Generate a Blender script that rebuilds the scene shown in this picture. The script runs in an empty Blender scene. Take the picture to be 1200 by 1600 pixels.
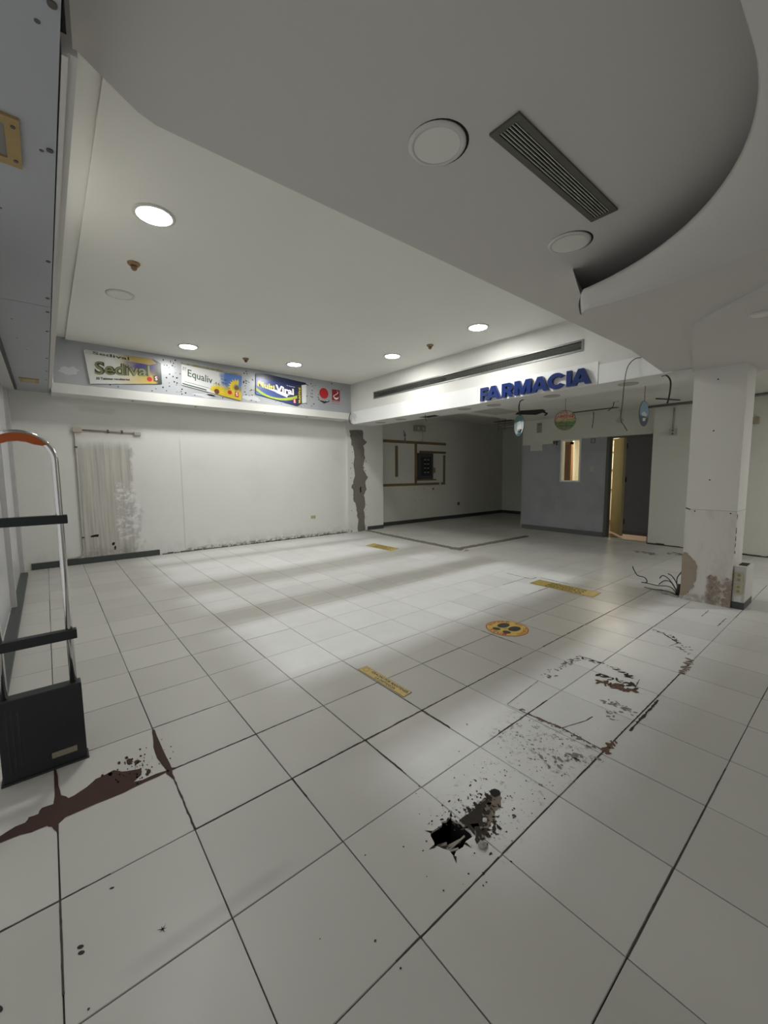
import bpy, bmesh, math, random
from mathutils import Vector, Matrix, noise
random.seed(7)
S = bpy.context.scene
COL = S.collection

# ------------------------------------------------------------------ camera
cam_d = bpy.data.cameras.new('camera'); cam = bpy.data.objects.new('camera', cam_d); COL.objects.link(cam)
YAW, PIT, ROL = -0.88126, -0.0968, -0.0070
f = Vector((math.sin(YAW)*math.cos(PIT), math.cos(YAW)*math.cos(PIT), math.sin(PIT)))
r = f.cross(Vector((0, 0, 1))).normalized(); u = r.cross(f)
c_, s_ = math.cos(ROL), math.sin(ROL)
r2 = c_*r + s_*u; u2 = -s_*r + c_*u
M = Matrix(((r2.x, u2.x, -f.x, 1.2097), (r2.y, u2.y, -f.y, -0.7839), (r2.z, u2.z, -f.z, 1.4018), (0, 0, 0, 1)))
cam.matrix_world = M
cam_d.sensor_fit = 'VERTICAL'; cam_d.sensor_height = 24.0; cam_d.lens = 638.49/1600*24.0
cam_d.clip_start = 0.02; cam_d.clip_end = 100
S.camera = cam

# ------------------------------------------------------------------ world, exposure
W = bpy.data.worlds.new('world'); S.world = W; W.use_nodes = True
bg = W.node_tree.nodes['Background']; bg.inputs[0].default_value = (0.90, 0.90, 0.88, 1); bg.inputs[1].default_value = 0.50
S.view_settings.view_transform = 'Standard'; S.view_settings.look = 'None'
S.view_settings.gamma = 1.0; S.view_settings.use_curve_mapping = False
S.view_settings.exposure = 0.30
LAMP = 140.0          # strength of each lit panel lamp
LAMP_COL = (1.0, 0.99, 0.955)

# ------------------------------------------------------------------ material helpers
class NT:
    def __init__(s, name):
        s.m = bpy.data.materials.new(name); s.m.use_nodes = True
        s.t = s.m.node_tree; s.n = s.t.nodes; s.l = s.t.links
        s.b = s.n['Principled BSDF']
        s.pos = s.n.new('ShaderNodeNewGeometry').outputs['Position']
        sx = s.n.new('ShaderNodeSeparateXYZ'); s.l.new(s.pos, sx.inputs[0])
        s.x, s.y, s.z = sx.outputs
    def put(s, sock, v):
        if hasattr(v, 'is_linked'): s.l.new(v, sock)
        elif isinstance(v, (tuple, list)) and len(v) == 3 and sock.type == 'RGBA': sock.default_value = (*v, 1)
        else: sock.default_value = v
    def math(s, op, a, b=0.0, c=0.0, clamp=False):
        n = s.n.new('ShaderNodeMath'); n.operation = op; n.use_clamp = clamp
        s.put(n.inputs[0], a); s.put(n.inputs[1], b); s.put(n.inputs[2], c); return n.outputs[0]
    def add(s, a, b): return s.math('ADD', a, b)
    def mul(s, a, b): return s.math('MULTIPLY', a, b)
    def inv(s, a): return s.math('SUBTRACT', 1.0, a)
    def step(s, v, lo, hi):
        n = s.n.new('ShaderNodeMapRange'); n.interpolation_type = 'SMOOTHSTEP'
        s.put(n.inputs[0], v); n.inputs[1].default_value = lo; n.inputs[2].default_value = hi; return n.outputs[0]
    def band(s, v, lo, hi, w=0.02):
        return s.mul(s.step(v, lo-w, lo+w), s.inv(s.step(v, hi-w, hi+w)))
    def mix(s, f, a, b, mode='MIX'):
        n = s.n.new('ShaderNodeMix'); n.data_type = 'RGBA'; n.blend_type = mode
        s.put(n.inputs[0], f); s.put(n.inputs[6], a); s.put(n.inputs[7], b); return n.outputs[2]
    def noise(s, scale, detail=3.0, rough=.55, vec=None, stretch=None):
        n = s.n.new('ShaderNodeTexNoise'); n.inputs['Scale'].default_value = scale
        n.inputs['Detail'].default_value = detail; n.inputs['Roughness'].default_value = rough
        v = vec or s.pos
        if stretch:
            mp = s.n.new('ShaderNodeVectorMath'); mp.operation = 'MULTIPLY'; s.l.new(v, mp.inputs[0]); mp.inputs[1].default_value = stretch; v = mp.outputs[0]
        s.l.new(v, n.inputs['Vector']); return n.outputs['Fac']
    def comb(s, x, y, z):
        n = s.n.new('ShaderNodeCombineXYZ'); s.put(n.inputs[0], x); s.put(n.inputs[1], y); s.put(n.inputs[2], z); return n.outputs[0]
    def ramp(s, f, stops):
        n = s.n.new('ShaderNodeValToRGB'); e = n.color_ramp.elements
        while len(e) < len(stops): e.new(.5)
        for k, (p, c) in enumerate(stops):
            e[k].position = p; e[k].color = (c, c, c, 1) if not isinstance(c, (tuple, list)) else (*c, 1)
        s.put(n.inputs[0], f); return n.outputs[0]
    def bump(s, h, strength=.2, dist=.01):
        n = s.n.new('ShaderNodeBump'); n.inputs['Strength'].default_value = strength; n.inputs['Distance'].default_value = dist
        s.put(n.inputs['Height'], h); s.l.new(n.outputs[0], s.b.inputs['Normal'])
    def out(s, col, rough=.6, metal=0.0, spec=None):
        s.put(s.b.inputs['Base Color'], col); s.put(s.b.inputs['Roughness'], rough); s.put(s.b.inputs['Metallic'], metal)
        if spec is not None: s.b.inputs['Specular IOR Level'].default_value = spec
        return s.m

MATS = {}
def plain(name, col, rough=.55, metal=0.0, var=.06, scale=9.0, spec=None):
    if name in MATS: return MATS[name]
    t = NT(name); nz = t.noise(scale, 4)
    c = t.mix(nz, tuple(max(0, x*(1-var)) for x in col), tuple(min(1, x*(1+var)) for x in col))
    MATS[name] = t.out(c, rough, metal, spec); return MATS[name]
def emit(name, col, st):
    t = NT(name); t.b.inputs['Base Color'].default_value = (.9, .9, .9, 1)
    t.b.inputs['Emission Color'].default_value = (*col, 1); t.b.inputs['Emission Strength'].default_value = st
    MATS[name] = t.m; return t.m

def plaster(name, base, dirt, amount=.35, scale=1.3, bumps=.15, extra=None, rough=.75):
    t = NT(name)
    n1 = t.noise(scale, 5, .6); n2 = t.noise(14, 4)
    c = t.mix(t.mul(t.step(n1, .48, .78), amount), base, dirt)
    c = t.mix(t.mul(t.step(n2, .62, .8), amount*.5), c, dirt)
    if extra: c = extra(t, c)
    t.bump(t.add(t.mul(t.noise(3, 3), .6), t.mul(t.noise(160, 2), .12)), bumps, .01)
    MATS[name] = t.out(c, rough); return MATS[name]

# ceilings and walls
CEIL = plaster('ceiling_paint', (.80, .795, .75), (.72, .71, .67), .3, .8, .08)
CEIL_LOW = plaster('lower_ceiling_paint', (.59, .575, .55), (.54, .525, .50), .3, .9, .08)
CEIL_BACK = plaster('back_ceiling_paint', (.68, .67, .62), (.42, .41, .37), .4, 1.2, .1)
SOFFIT = plaster('grey_soffit_paint', (.39, .405, .43), (.32, .33, .34), .4, 2.0, .15)
WHITE = plaster('white_plaster', (.70, .695, .66), (.52, .51, .47), .35, 1.2, .2)
BRIGHT = plaster('bright_white_board', (.84, .85, .85), (.72, .72, .70), .3, 1.6, .1)
BEAM = plaster('beam_plaster', (.70, .70, .67), (.55, .54, .51), .4, 1.4, .15)
ALCOVE = plaster('alcove_wall_paint', (.68, .675, .62), (.55, .54, .49), .35, 1.0, .12)

def left_extra(t, c):
    wob = t.mul(t.math('SUBTRACT', t.noise(5, 5, .65), .5), .30)
    yy = t.add(t.y, wob); zz = t.add(t.z, t.mul(wob, .5))
    m = t.mul(t.band(t.y, -.41, .9, .015), t.mul(t.inv(t.step(yy, .30, .37)), t.band(zz, -.3, 1.88, .10)))
    streak = t.noise(1, 4, .6, stretch=(3, 26, .9))
    st = t.mix(t.step(streak, .35, .7), (.52, .50, .44), (.31, .295, .26))
    c = t.mix(t.mul(m, .78), c, st)
    # white filler scraped over the stain
    fl = t.mul(t.mul(t.band(yy, .08, .42, .03), t.band(zz, .35, 1.25, .08)), t.step(t.noise(11, 5, .7, stretch=(1, 1, 1.6)), .46, .60))
    c = t.mix(t.mul(fl, .8), c, (.82, .82, .82))
    fl2 = t.mul(t.mul(t.band(yy, .10, .45, .04), t.band(zz, .1, .95, .08)), t.step(t.noise(8, 5, .7), .44, .62))
    c = t.mix(t.mul(fl2, .7), c, (.47, .46, .455))
    # brown damp at the foot and a thin edge of dirt along the floor
    lo = t.mul(t.inv(t.step(t.add(t.z, t.mul(wob, .9)), .06, .30)), t.step(t.noise(7, 5, .7), .38, .66))
    amt = t.add(t.mul(m, .8), .22)
    c = t.mix(t.mul(lo, amt), c, (.27, .25, .22))
    # rust round the old conduit
    rz = t.mul(t.band(t.z, 1.97, 2.16, .05), t.band(t.y, -.46, .52, .05))
    c = t.mix(t.mul(rz, .30), c, (.40, .37, .31))
    # board joint, faint horizontal smear near the top, fine scratches
    jl = t.mul(t.band(t.add(t.y, t.mul(wob, .04)), 1.07, 1.085, .008), t.band(t.z, 0, 2.0, .1))
    c = t.mix(t.mul(jl, .45), c, (.36, .35, .33))
    sm = t.mul(t.band(t.add(t.z, t.mul(wob, .15)), 2.36, 2.44, .02), t.band(t.y, -.32, .15, .05))
    c = t.mix(t.mul(sm, .22), c, (.40, .38, .36))
    bl = t.mul(t.band(t.y, 1.09, 4.7, .01), t.inv(t.step(t.add(t.z, t.mul(wob, .25)), .03, .09)))
    c = t.mix(t.mul(bl, t.step(t.noise(16, 4, .7), .40, .62)), c, (.22, .20, .18))
    return c
LEFTW = plaster('left_wall_plaster', (.74, .74, .71), (.60, .59, .55), .3, 1.1, .25, left_extra)

def box_extra(t, c):
    wob = t.mul(t.math('SUBTRACT', t.noise(9, 4, .6), .5), .03)
    zz = t.add(t.z, wob)
    g = t.mul(t.inv(t.step(zz, 2.095, 2.11)), t.inv(t.step(t.x, -2.44, -2.435)))
    cut = t.mul(t.inv(t.step(t.x, -3.63, -3.62)), t.step(zz, 2.02, 2.03))
    g = t.mul(t.mul(g, t.inv(cut)), t.inv(t.step(t.y, 8.30, 8.31)))
    gr = t.mix(t.step(t.noise(2.2, 4), .4, .7), (.335, .345, .37), (.29, .30, .32))
    ov = t.mul(t.band(t.z, 1.80, 2.10, .01), t.band(t.x, -3.55, -2.44, .01))
    gr = t.mix(t.mul(ov, .35), gr, (.25, .26, .28))
    c = t.mix(g, c, gr)
    return c
BOXW = plaster('grey_and_white_wall_paint', (.60, .60, .54), (.50, .49, .44), .35, 1.4, .12, box_extra)

def col_extra(t, c):
    n = t.noise(10, 6, .68); wob = t.mul(t.math('SUBTRACT', t.noise(6, 5, .65), .5), .16)
    zz = t.add(t.z, wob); xx = t.add(t.x, t.mul(wob, .6))
    # bare plaster panel below 1 m, paler
    low = t.inv(t.step(t.z, .985, .99))
    c = t.mix(t.mul(low, .5), c, (.66, .63, .59))
    smear = t.mul(low, t.step(t.noise(2.0, 5, .7, stretch=(3, 3, 1)), .46, .66))
    c = t.mix(t.mul(smear, .35), c, (.44, .41, .38))
    crust = t.mul(t.mul(t.step(xx, .10, .15), t.inv(t.step(zz, .24, .33))), t.step(n, .40, .56))
    c = t.mix(t.mul(crust, .9), c, (.13, .075, .055))
    c2 = t.mul(t.mul(t.step(xx, .10, .15), t.inv(t.step(zz, .20, .34))), t.step(t.noise(5, 5), .3, .5))
    c = t.mix(t.mul(c2, .55), c, (.43, .36, .31))
    foot = t.mul(t.inv(t.step(zz, .04, .12)), t.step(n, .40, .55))
    c = t.mix(t.mul(foot, .7), c, (.30, .27, .23))
    ln = t.band(t.add(t.z, t.mul(wob, .05)), .985, .992, .004)
    c = t.mix(t.mul(ln, .5), c, (.30, .27, .25))
    return c
COLM = plaster('column_plaster', (.70, .69, .655), (.60, .58, .54), .35, 1.6, .35, col_extra)

# floor tiles: world-space wear. Pale strips where shelving stood, duller traffic aisles between them.
def tile_mat(name, simple=False):
    t = NT(name)
    cell = t.comb(t.math('FLOOR', t.math('DIVIDE', t.x, .42)), t.math('FLOOR', t.math('DIVIDE', t.y, .42)), 0.0)
    wn = t.n.new('ShaderNodeTexWhiteNoise'); t.l.new(cell, wn.inputs['Vector'])
    rnd = wn.outputs['Value']
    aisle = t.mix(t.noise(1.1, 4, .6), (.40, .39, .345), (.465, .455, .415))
    if simple:
        col = t.mix(t.noise(.9, 4, .6), (.48, .475, .43), (.58, .575, .53))
    else:
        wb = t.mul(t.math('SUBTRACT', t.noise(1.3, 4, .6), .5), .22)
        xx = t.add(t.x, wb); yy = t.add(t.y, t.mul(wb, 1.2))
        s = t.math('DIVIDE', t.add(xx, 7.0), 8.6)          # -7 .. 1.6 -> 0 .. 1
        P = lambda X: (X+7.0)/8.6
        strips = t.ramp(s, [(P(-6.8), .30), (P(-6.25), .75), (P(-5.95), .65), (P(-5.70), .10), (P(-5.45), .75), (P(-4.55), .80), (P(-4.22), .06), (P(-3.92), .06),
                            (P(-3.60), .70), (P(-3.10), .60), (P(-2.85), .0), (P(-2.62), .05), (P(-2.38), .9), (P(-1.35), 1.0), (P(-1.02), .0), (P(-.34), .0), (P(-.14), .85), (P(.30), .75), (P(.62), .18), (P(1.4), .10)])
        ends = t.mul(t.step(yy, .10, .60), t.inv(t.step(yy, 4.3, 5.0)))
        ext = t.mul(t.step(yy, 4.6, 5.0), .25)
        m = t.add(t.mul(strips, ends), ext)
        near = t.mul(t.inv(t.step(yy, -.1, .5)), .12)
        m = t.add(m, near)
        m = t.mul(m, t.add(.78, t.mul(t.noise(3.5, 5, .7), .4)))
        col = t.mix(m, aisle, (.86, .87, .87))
        # grime round the broken hole and under the removed fittings
        gx = t.add(t.x, t.mul(wb, .5)); gy = t.add(t.y, t.mul(wb, .6))
        g1 = t.mul(t.band(gx, -.05, .42, .07), t.band(gy, .95, 1.30, .07))
        g1 = t.mul(g1, t.step(t.noise(22, 5, .75), .52, .66))
        g2 = t.mul(t.band(gx, .05, .42, .08), t.band(gy, .35, 1.0, .12))
        g2 = t.mul(g2, t.step(t.noise(26, 5, .75), .56, .70))
        col = t.mix(t.mul(t.math('MAXIMUM', g1, g2), .75), col, (.13, .115, .10))
        g4 = t.mul(t.band(t.add(t.x, t.mul(wb, .1)), -.068, -.025, .018), t.band(t.y, -.68, -.22, .08))
        col = t.mix(t.mul(g4, .38), col, (.30, .30, .29))
        g3 = t.mul(t.mul(t.band(t.x, -.16, .44, .02), t.band(t.y, 1.26, 3.9, .05)), t.step(t.noise(7, 5, .75), .60, .72))
        col = t.mix(t.mul(g3, .35), col, (.30, .26, .22))
    val = t.add(.93, t.mul(rnd, .12))
    col = t.mix(1.0, col, t.comb(val, val, val), 'MULTIPLY')
    sp = t.step(t.noise(38, 3, .8), .70, .76)
    col = t.mix(t.mul(sp, .25), col, (.24, .22, .20))
    fine = t.noise(420, 2, .6)
    col = t.mix(t.mul(fine, .10), col, (.30, .30, .29))
    t.bump(t.add(t.mul(t.noise(2.2, 2), 1.0), t.mul(fine, .12)), .10, .004)
    rg = t.add(.30, t.mul(t.noise(2.5, 4), .22))
    MATS[name] = t.out(col, rg, 0, .5); return MATS[name]
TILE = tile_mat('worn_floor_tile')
OLDFL = tile_mat('seamless_old_floor', True)
GROUT = plain('dark_grout', (.055, .045, .038), .9, 0, .5, 30)

DARK = plain('black_plastic', (.012, .015, .017), .42, 0, .2, 30)
def chrome():
    t = NT('chrome'); MATS['chrome'] = t.out(t.mix(t.noise(20), (.62, .62, .62), (.74, .74, .74)), .12, 1.0); return t.m
CHROME = chrome()
ORANGE = plain('orange_plastic', (.42, .085, .01), .35, 0, .25, 14)
ALU = plain('dull_aluminium', (.20, .20, .185), .45, .6, .15, 25)
BLACKV = plain('dark_void', (.010, .010, .009), .9, 0, .3, 8)
GREYPL = plain('grey_plastic', (.40, .39, .35), .5)
IVORY = plain('ivory_plastic', (.50, .45, .30), .5, 0, .1, 30)
TAPE = plain('brown_batten', (.20, .145, .075), .7, 0, .2, 25)
SKIRT = plain('dark_stone_skirting', (.055, .062, .062), .5, 0, .35, 60)
BLUE = plain('blue_acrylic', (.004, .020, .125), .28, 0, .1, 10)
CABLE = plain('black_cable', (.015, .014, .014), .5)
CEMENT = plain('rough_cement', (.185, .175, .15), .95, 0, .45, 28)

# ------------------------------------------------------------------ geometry helpers
class G:
    """collects faces in world coordinates, then becomes ONE mesh object"""
    def __init__(s): s.v = []; s.f = []; s.sm = set()
    def poly(s, pts, smooth=False):
        b = len(s.v); s.v += [tuple(p) for p in pts]; s.f.append(tuple(range(b, b+len(pts))))
        if smooth: s.sm.add(len(s.f)-1)
        return s
    def box(s, x0, x1, y0, y1, z0, z1):
        b = len(s.v)
        s.v += [(x0,y0,z0),(x1,y0,z0),(x1,y1,z0),(x0,y1,z0),(x0,y0,z1),(x1,y0,z1),(x1,y1,z1),(x0,y1,z1)]
        for q in ((0,3,2,1),(4,5,6,7),(0,1,5,4),(1,2,6,5),(2,3,7,6),(3,0,4,7)): s.f.append(tuple(b+i for i in q))
        return s
    def bar(s, p, q, w, h, up=(0,0,1)):
        p, q = Vector(p), Vector(q); d = (q-p).normalized(); a = d.cross(Vector(up))
        if a.length < 1e-4: a = d.cross(Vector((1,0,0)))
        a.normalize(); c = a.cross(d).normalized(); b = len(s.v)
        for e in (p, q):
            for i, j in ((-1,-1),(1,-1),(1,1),(-1,1)): s.v.append(tuple(e+a*i*w/2+c*j*h/2))
        for k in ((0,1,2,3),(7,6,5,4),(0,4,5,1),(1,5,6,2),(2,6,7,3),(3,7,4,0)): s.f.append(tuple(b+i for i in k))
        return s
    def prism(s, pts, off):
        """closed outline pts (3-D, planar) extruded by vector off"""
        o = Vector(off); n = len(pts); b = len(s.v)
        s.v += [tuple(p) for p in pts] + [tuple(Vector(p)+o) for p in pts]
        s.f.append(tuple(range(b, b+n))); s.f.append(tuple(range(b+2*n-1, b+n-1, -1)))
        for i in range(n): j = (i+1) % n; s.f.append((b+i, b+n+i, b+n+j, b+j))
        return s
    def rings(s, rings, close=True, caps=True, smooth=True):
        n = len(rings[0]); b = len(s.v)
        for rg in rings: s.v += [tuple(p) for p in rg]
        for k in range(len(rings)-1):
            for i in range(n if close else n-1):
                j = (i+1) % n
                s.f.append((b+k*n+i, b+k*n+j, b+(k+1)*n+j, b+(k+1)*n+i))
                if smooth: s.sm.add(len(s.f)-1)
        if caps:
            s.f.append(tuple(b+i for i in range(n-1, -1, -1))); s.f.append(tuple(b+(len(rings)-1)*n+i for i in range(n)))
        return s
    def tube(s, pts, rad, n=8):
        pts = [Vector(p) for p in pts]; rg = []; ref = None
        for i, p in enumerate(pts):
            d = (pts[min(i+1, len(pts)-1)]-pts[max(i-1, 0)]).normalized()
            if ref is None: ref = d.orthogonal().normalized()
            a = (ref - d*ref.dot(d)).normalized(); ref = a; c = d.cross(a)
            R_ = rad[i] if isinstance(rad, (list, tuple)) else rad
            rg.append([p + (a*math.cos(t)+c*math.sin(t))*R_ for t in [2*math.pi*k/n for k in range(n)]])
        return s.rings(rg)
    def lathe(s, c, prof, n=24, axis='z', smooth=True):
        """prof: list of (radius, height) about axis through c"""
        rg = []
        for R_, h in prof:
            L = []
            for k in range(n):
                t = 2*math.pi*k/n; a, b = R_*math.cos(t), R_*math.sin(t)
                L.append({'z': (c[0]+a, c[1]+b, c[2]+h), 'y': (c[0]+a, c[1]+h, c[2]+b), 'x': (c[0]+h, c[1]+a, c[2]+b)}[axis])
            rg.append(L)
        return s.rings(rg, smooth=smooth)

def link(name, me, mat, parent=None):
    o = bpy.data.objects.new(name, me); COL.objects.link(o)
    if mat is not None and not me.materials: me.materials.append(mat)
    if parent is not None: o.parent = parent
    return o
def origin(o):
    v = Vector((0, 0, 0))
    while o is not None: v += o.location; o = o.parent
    return v
def build(name, g, mat, parent=None, bevel=0.0, at=None):
    """mesh object from world-coordinate geometry, placed relative to its parent"""
    base = origin(parent) if parent is not None else Vector((0, 0, 0))
    loc = Vector(at) - base if at is not None else Vector((0, 0, 0))
    sh = base + loc
    me = bpy.data.meshes.new(name)
    me.from_pydata([tuple(Vector(v)-sh) for v in g.v], [], g.f)
    for i in g.sm: me.polygons[i].use_smooth = True
    bm = bmesh.new(); bm.from_mesh(me)
    bmesh.ops.recalc_face_normals(bm, faces=bm.faces)
    if bevel:
        es = [e for e in bm.edges if len(e.link_faces) == 2 and e.calc_face_angle(0) > .6]
        bmesh.ops.bevel(bm, geom=es, offset=bevel, segments=2, affect='EDGES', profile=.7)
    bm.to_mesh(me); bm.free()
    o = link(name, me, mat, parent); o.location = loc
    return o
def tag(o, label, cat=None, group=None, kind=None):
    o['label'] = label
    if cat: o['category'] = cat
    if group: o['group'] = group
    if kind: o['kind'] = kind
    return o
def thing(name, loc, label, cat, group=None, kind=None):
    o = bpy.data.objects.new(name, None); COL.objects.link(o); o.location = loc; o.empty_display_size = .1
    return tag(o, label, cat, group, kind)
def copy_tree(o, loc=None, label=None):
    c = o.copy(); COL.objects.link(c)
    if loc is not None: c.location = loc
    if label: c['label'] = label
    for ch in [x for x in o.children]:
        d = ch.copy(); COL.objects.link(d); d.parent = c
        for g2 in [x for x in ch.children]:
            e = g2.copy(); COL.objects.link(e); e.parent = d
    return c

def text_flat(txt, bold=0.0, shear=0.0):
    """outline text as flat geometry normalised to the unit square"""
    cu = bpy.data.curves.new('lettering', 'FONT'); cu.body = txt; cu.offset = bold; cu.shear = shear; cu.resolution_u = 3
    ob = bpy.data.objects.new('lettering', cu); COL.objects.link(ob)
    dg = bpy.context.evaluated_depsgraph_get(); dg.update()
    me = bpy.data.meshes.new_from_object(ob.evaluated_get(dg))
    vs = [v.co.copy() for v in me.vertices]; fs = [tuple(p.vertices) for p in me.polygons]
    bpy.data.objects.remove(ob); bpy.data.curves.remove(cu); bpy.data.meshes.remove(me)
    x0 = min(v.x for v in vs); x1 = max(v.x for v in vs); y0 = min(v.y for v in vs); y1 = max(v.y for v in vs)
    return [((v.x-x0)/(x1-x0), (v.y-y0)/(y1-y0)) for v in vs], fs
def bil(q, s, t):
    a, b, c, d = [Vector(p) for p in q]
    return a*(1-s)*(1-t) + b*s*(1-t) + c*s*t + d*(1-s)*t
def text(name, txt, quad, mat, parent, bold=0.0, off=None, thick=None, shear=0.0):
    """lettering stretched over a quad (bottom-left, bottom-right, top-right, top-left); thick = solid letters"""
    uv, fs = text_flat(txt, bold, shear); g = G()
    vs = [bil(quad, s, t) for s, t in uv]
    if off: vs = [v+Vector(off) for v in vs]
    if thick:
        n = len(vs); tv = Vector(thick)
        g.v = [tuple(v) for v in vs] + [tuple(v+tv) for v in vs]
        g.f = list(fs) + [tuple(i+n for i in reversed(q)) for q in fs]
        cnt = {}
        for q in fs:
            for i in range(len(q)):
                a, b = q[i], q[(i+1) % len(q)]; cnt.setdefault((min(a,b), max(a,b)), []).append((a, b))
        for k, L in cnt.items():
            if len(L) == 1: a, b = L[0]; g.f.append((a, b, b+n, a+n))
    else:
        g.v = [tuple(v) for v in vs]; g.f = fs
    return build(name, g, mat, parent)
def jag(pts, amp, sub=4, seed=0):
    """roughen a closed outline"""
    rn = random.Random(seed); out = []
    for i, p in enumerate(pts):
        p = Vector(p); q = Vector(pts[(i+1) % len(pts)])
        for k in range(sub):
            w = p.lerp(q, k/sub)
            out.append(w + Vector([rn.uniform(-amp, amp) if abs(q[a]-p[a]) > 1e-9 or k == 0 or True else 0 for a in range(3)]))
    return out
def flat(pts, axis, val):
    for p in pts: p[axis] = val
    return pts

# ================================================================== FLOOR
T = .42; CHAM = .0016
fl = build('floor', G().box(-7.2, 3.6, -1.75, 8.6, -.16, -.135).box(-7.2, 3.6, -1.75, .26, -.135, -.007).box(-7.2, .185, .26, 12, -.135, -.007)
           .box(.315, 3.6, .26, 12, -.135, -.007).box(.185, .315, .42, 12, -.135, -.007), GROUT)
tag(fl, 'worn white tiled shop floor with dark grout joints and dull aisles', 'floor', kind='structure')
def tile_mesh(w, h):
    g = G(); c = CHAM; z0, z1 = -.009, 0.0
    a = [(-w/2,-h/2),(w/2,-h/2),(w/2,h/2),(-w/2,h/2)]; b = [(-w/2+c,-h/2+c),(w/2-c,-h/2+c),(w/2-c,h/2-c),(-w/2+c,h/2-c)]
    g.rings([[(x,y,z0) for x,y in a], [(x,y,z1-c) for x,y in a], [(x,y,z1) for x,y in b]], smooth=False)
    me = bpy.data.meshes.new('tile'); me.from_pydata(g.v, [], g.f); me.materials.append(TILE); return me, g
SIZES = [(.4160,.4160),(.4148,.4156),(.4164,.4144),(.4150,.4162)]
TM = [tile_mesh(*s) for s in SIZES]
def in_room(i, j):
    x0, x1, y0, y1 = i*T, (i+1)*T, j*T, (j+1)*T
    if x1 < -6.70 or y0 > 8.05: return False
    if x1 < -3.55 and y0 > 4.95: return False
    return True
cells = [(i, j) for i in range(-16, 6) for j in range(-3, 20) if in_room(i, j)]
HOLE = (0, 0)
camxy = Vector((1.21, -.78))
fwd2 = Vector((f.x, f.y)).normalized()
def key(c):
    d = Vector(((c[0]+.5)*T, (c[1]+.5)*T)) - camxy
    vis = d.length > 0 and d.normalized().dot(fwd2) > .66
    return (0 if vis else 1, d.length)
cells.sort(key=key)
far = G()
for k, (i, j) in enumerate(cells):
    if (i, j) == HOLE: continue
    rn = random.Random(i*131+j*17+5)
    me, gm = TM[rn.randrange(4)]
    dx, dy = rn.uniform(-.0008, .0008), rn.uniform(-.0008, .0008)
    cx, cy, dz = (i+.5)*T+dx, (j+.5)*T+dy, rn.uniform(-.0004, .0004)
    if k < 295:
        o = link('tile', me, None, fl); o.location = (cx, cy, dz)
        o.rotation_euler = (rn.uniform(-.0012, .0012), rn.uniform(-.0012, .0012), rn.uniform(-.0012, .0012))
    else:
        b = len(far.v); far.v += [(x+cx, y+cy, z+dz) for x, y, z in gm.v]; far.f += [tuple(q+b for q in ff) for ff in gm.f]
o = build('distant_tiles', far, TILE, fl); o['kind'] = 'stuff'
# tile broken open over the drain
hole_pts = [(.198,.273),(.186,.285),(.192,.344),(.180,.352),(.190,.372),(.196,.396),(.187,.404),(.214,.398),(.232,.409),(.262,.405),(.286,.405),(.304,.395),(.300,.36),(.309,.332),(.303,.30),(.318,.276),(.309,.284),(.285,.281),(.262,.268),(.245,.262),(.238,.249),(.228,.262)]
def ring_tile(outer, inner, z0, z1):
    """square tile with a ragged hole: match the hole outline to the square border by angle"""
    g = G(); c = Vector((sum(p[0] for p in inner)/len(inner), sum(p[1] for p in inner)/len(inner)))
    def hit(a):
        d = Vector((math.cos(a), math.sin(a))); best = 9
        for lim, k in ((outer[0],0),(outer[1],0),(outer[2],1),(outer[3],1)):
            if abs(d[k]) > 1e-6:
                t = (lim-c[k])/d[k]
                if t > 0:
                    p = c+d*t
                    if outer[0]-1e-5 <= p.x <= outer[1]+1e-5 and outer[2]-1e-5 <= p.y <= outer[3]+1e-5: best = min(best, t)
        return c+d*best
    ang = sorted([(math.atan2(p[1]-c.y, p[0]-c.x), Vector(p)) for p in inner], key=lambda q: q[0])
    corners = [math.atan2(y-c.y, x-c.x) for x in outer[:2] for y in outer[2:]]
    allp = [(a, p, hit(a)) for a, p in ang]
    for ca in corners:
        k = 0
        while k < len(ang) and ang[k][0] < ca: k += 1
        p0 = ang[k-1][1]; p1 = ang[k % len(ang)][1]
        allp.append((ca, (p0+p1)/2, hit(ca)))
    allp.sort(key=lambda q: q[0]); n = len(allp)
    ci = [(q[1].x, q[1].y) for q in allp]; co = [(q[2].x, q[2].y) for q in allp]
    g.rings([[(x,y,z0) for x,y in ci], [(x,y,z1) for x,y in ci], [(x,y,z1) for x,y in co], [(x,y,z0) for x,y in co]], caps=False, smooth=False)
    return g
tag(build('broken_tile', ring_tile((.002, .418, .002, .418), hole_pts, -.009, 0.0), TILE, fl), 'tile broken open over a square drain hole')
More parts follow.
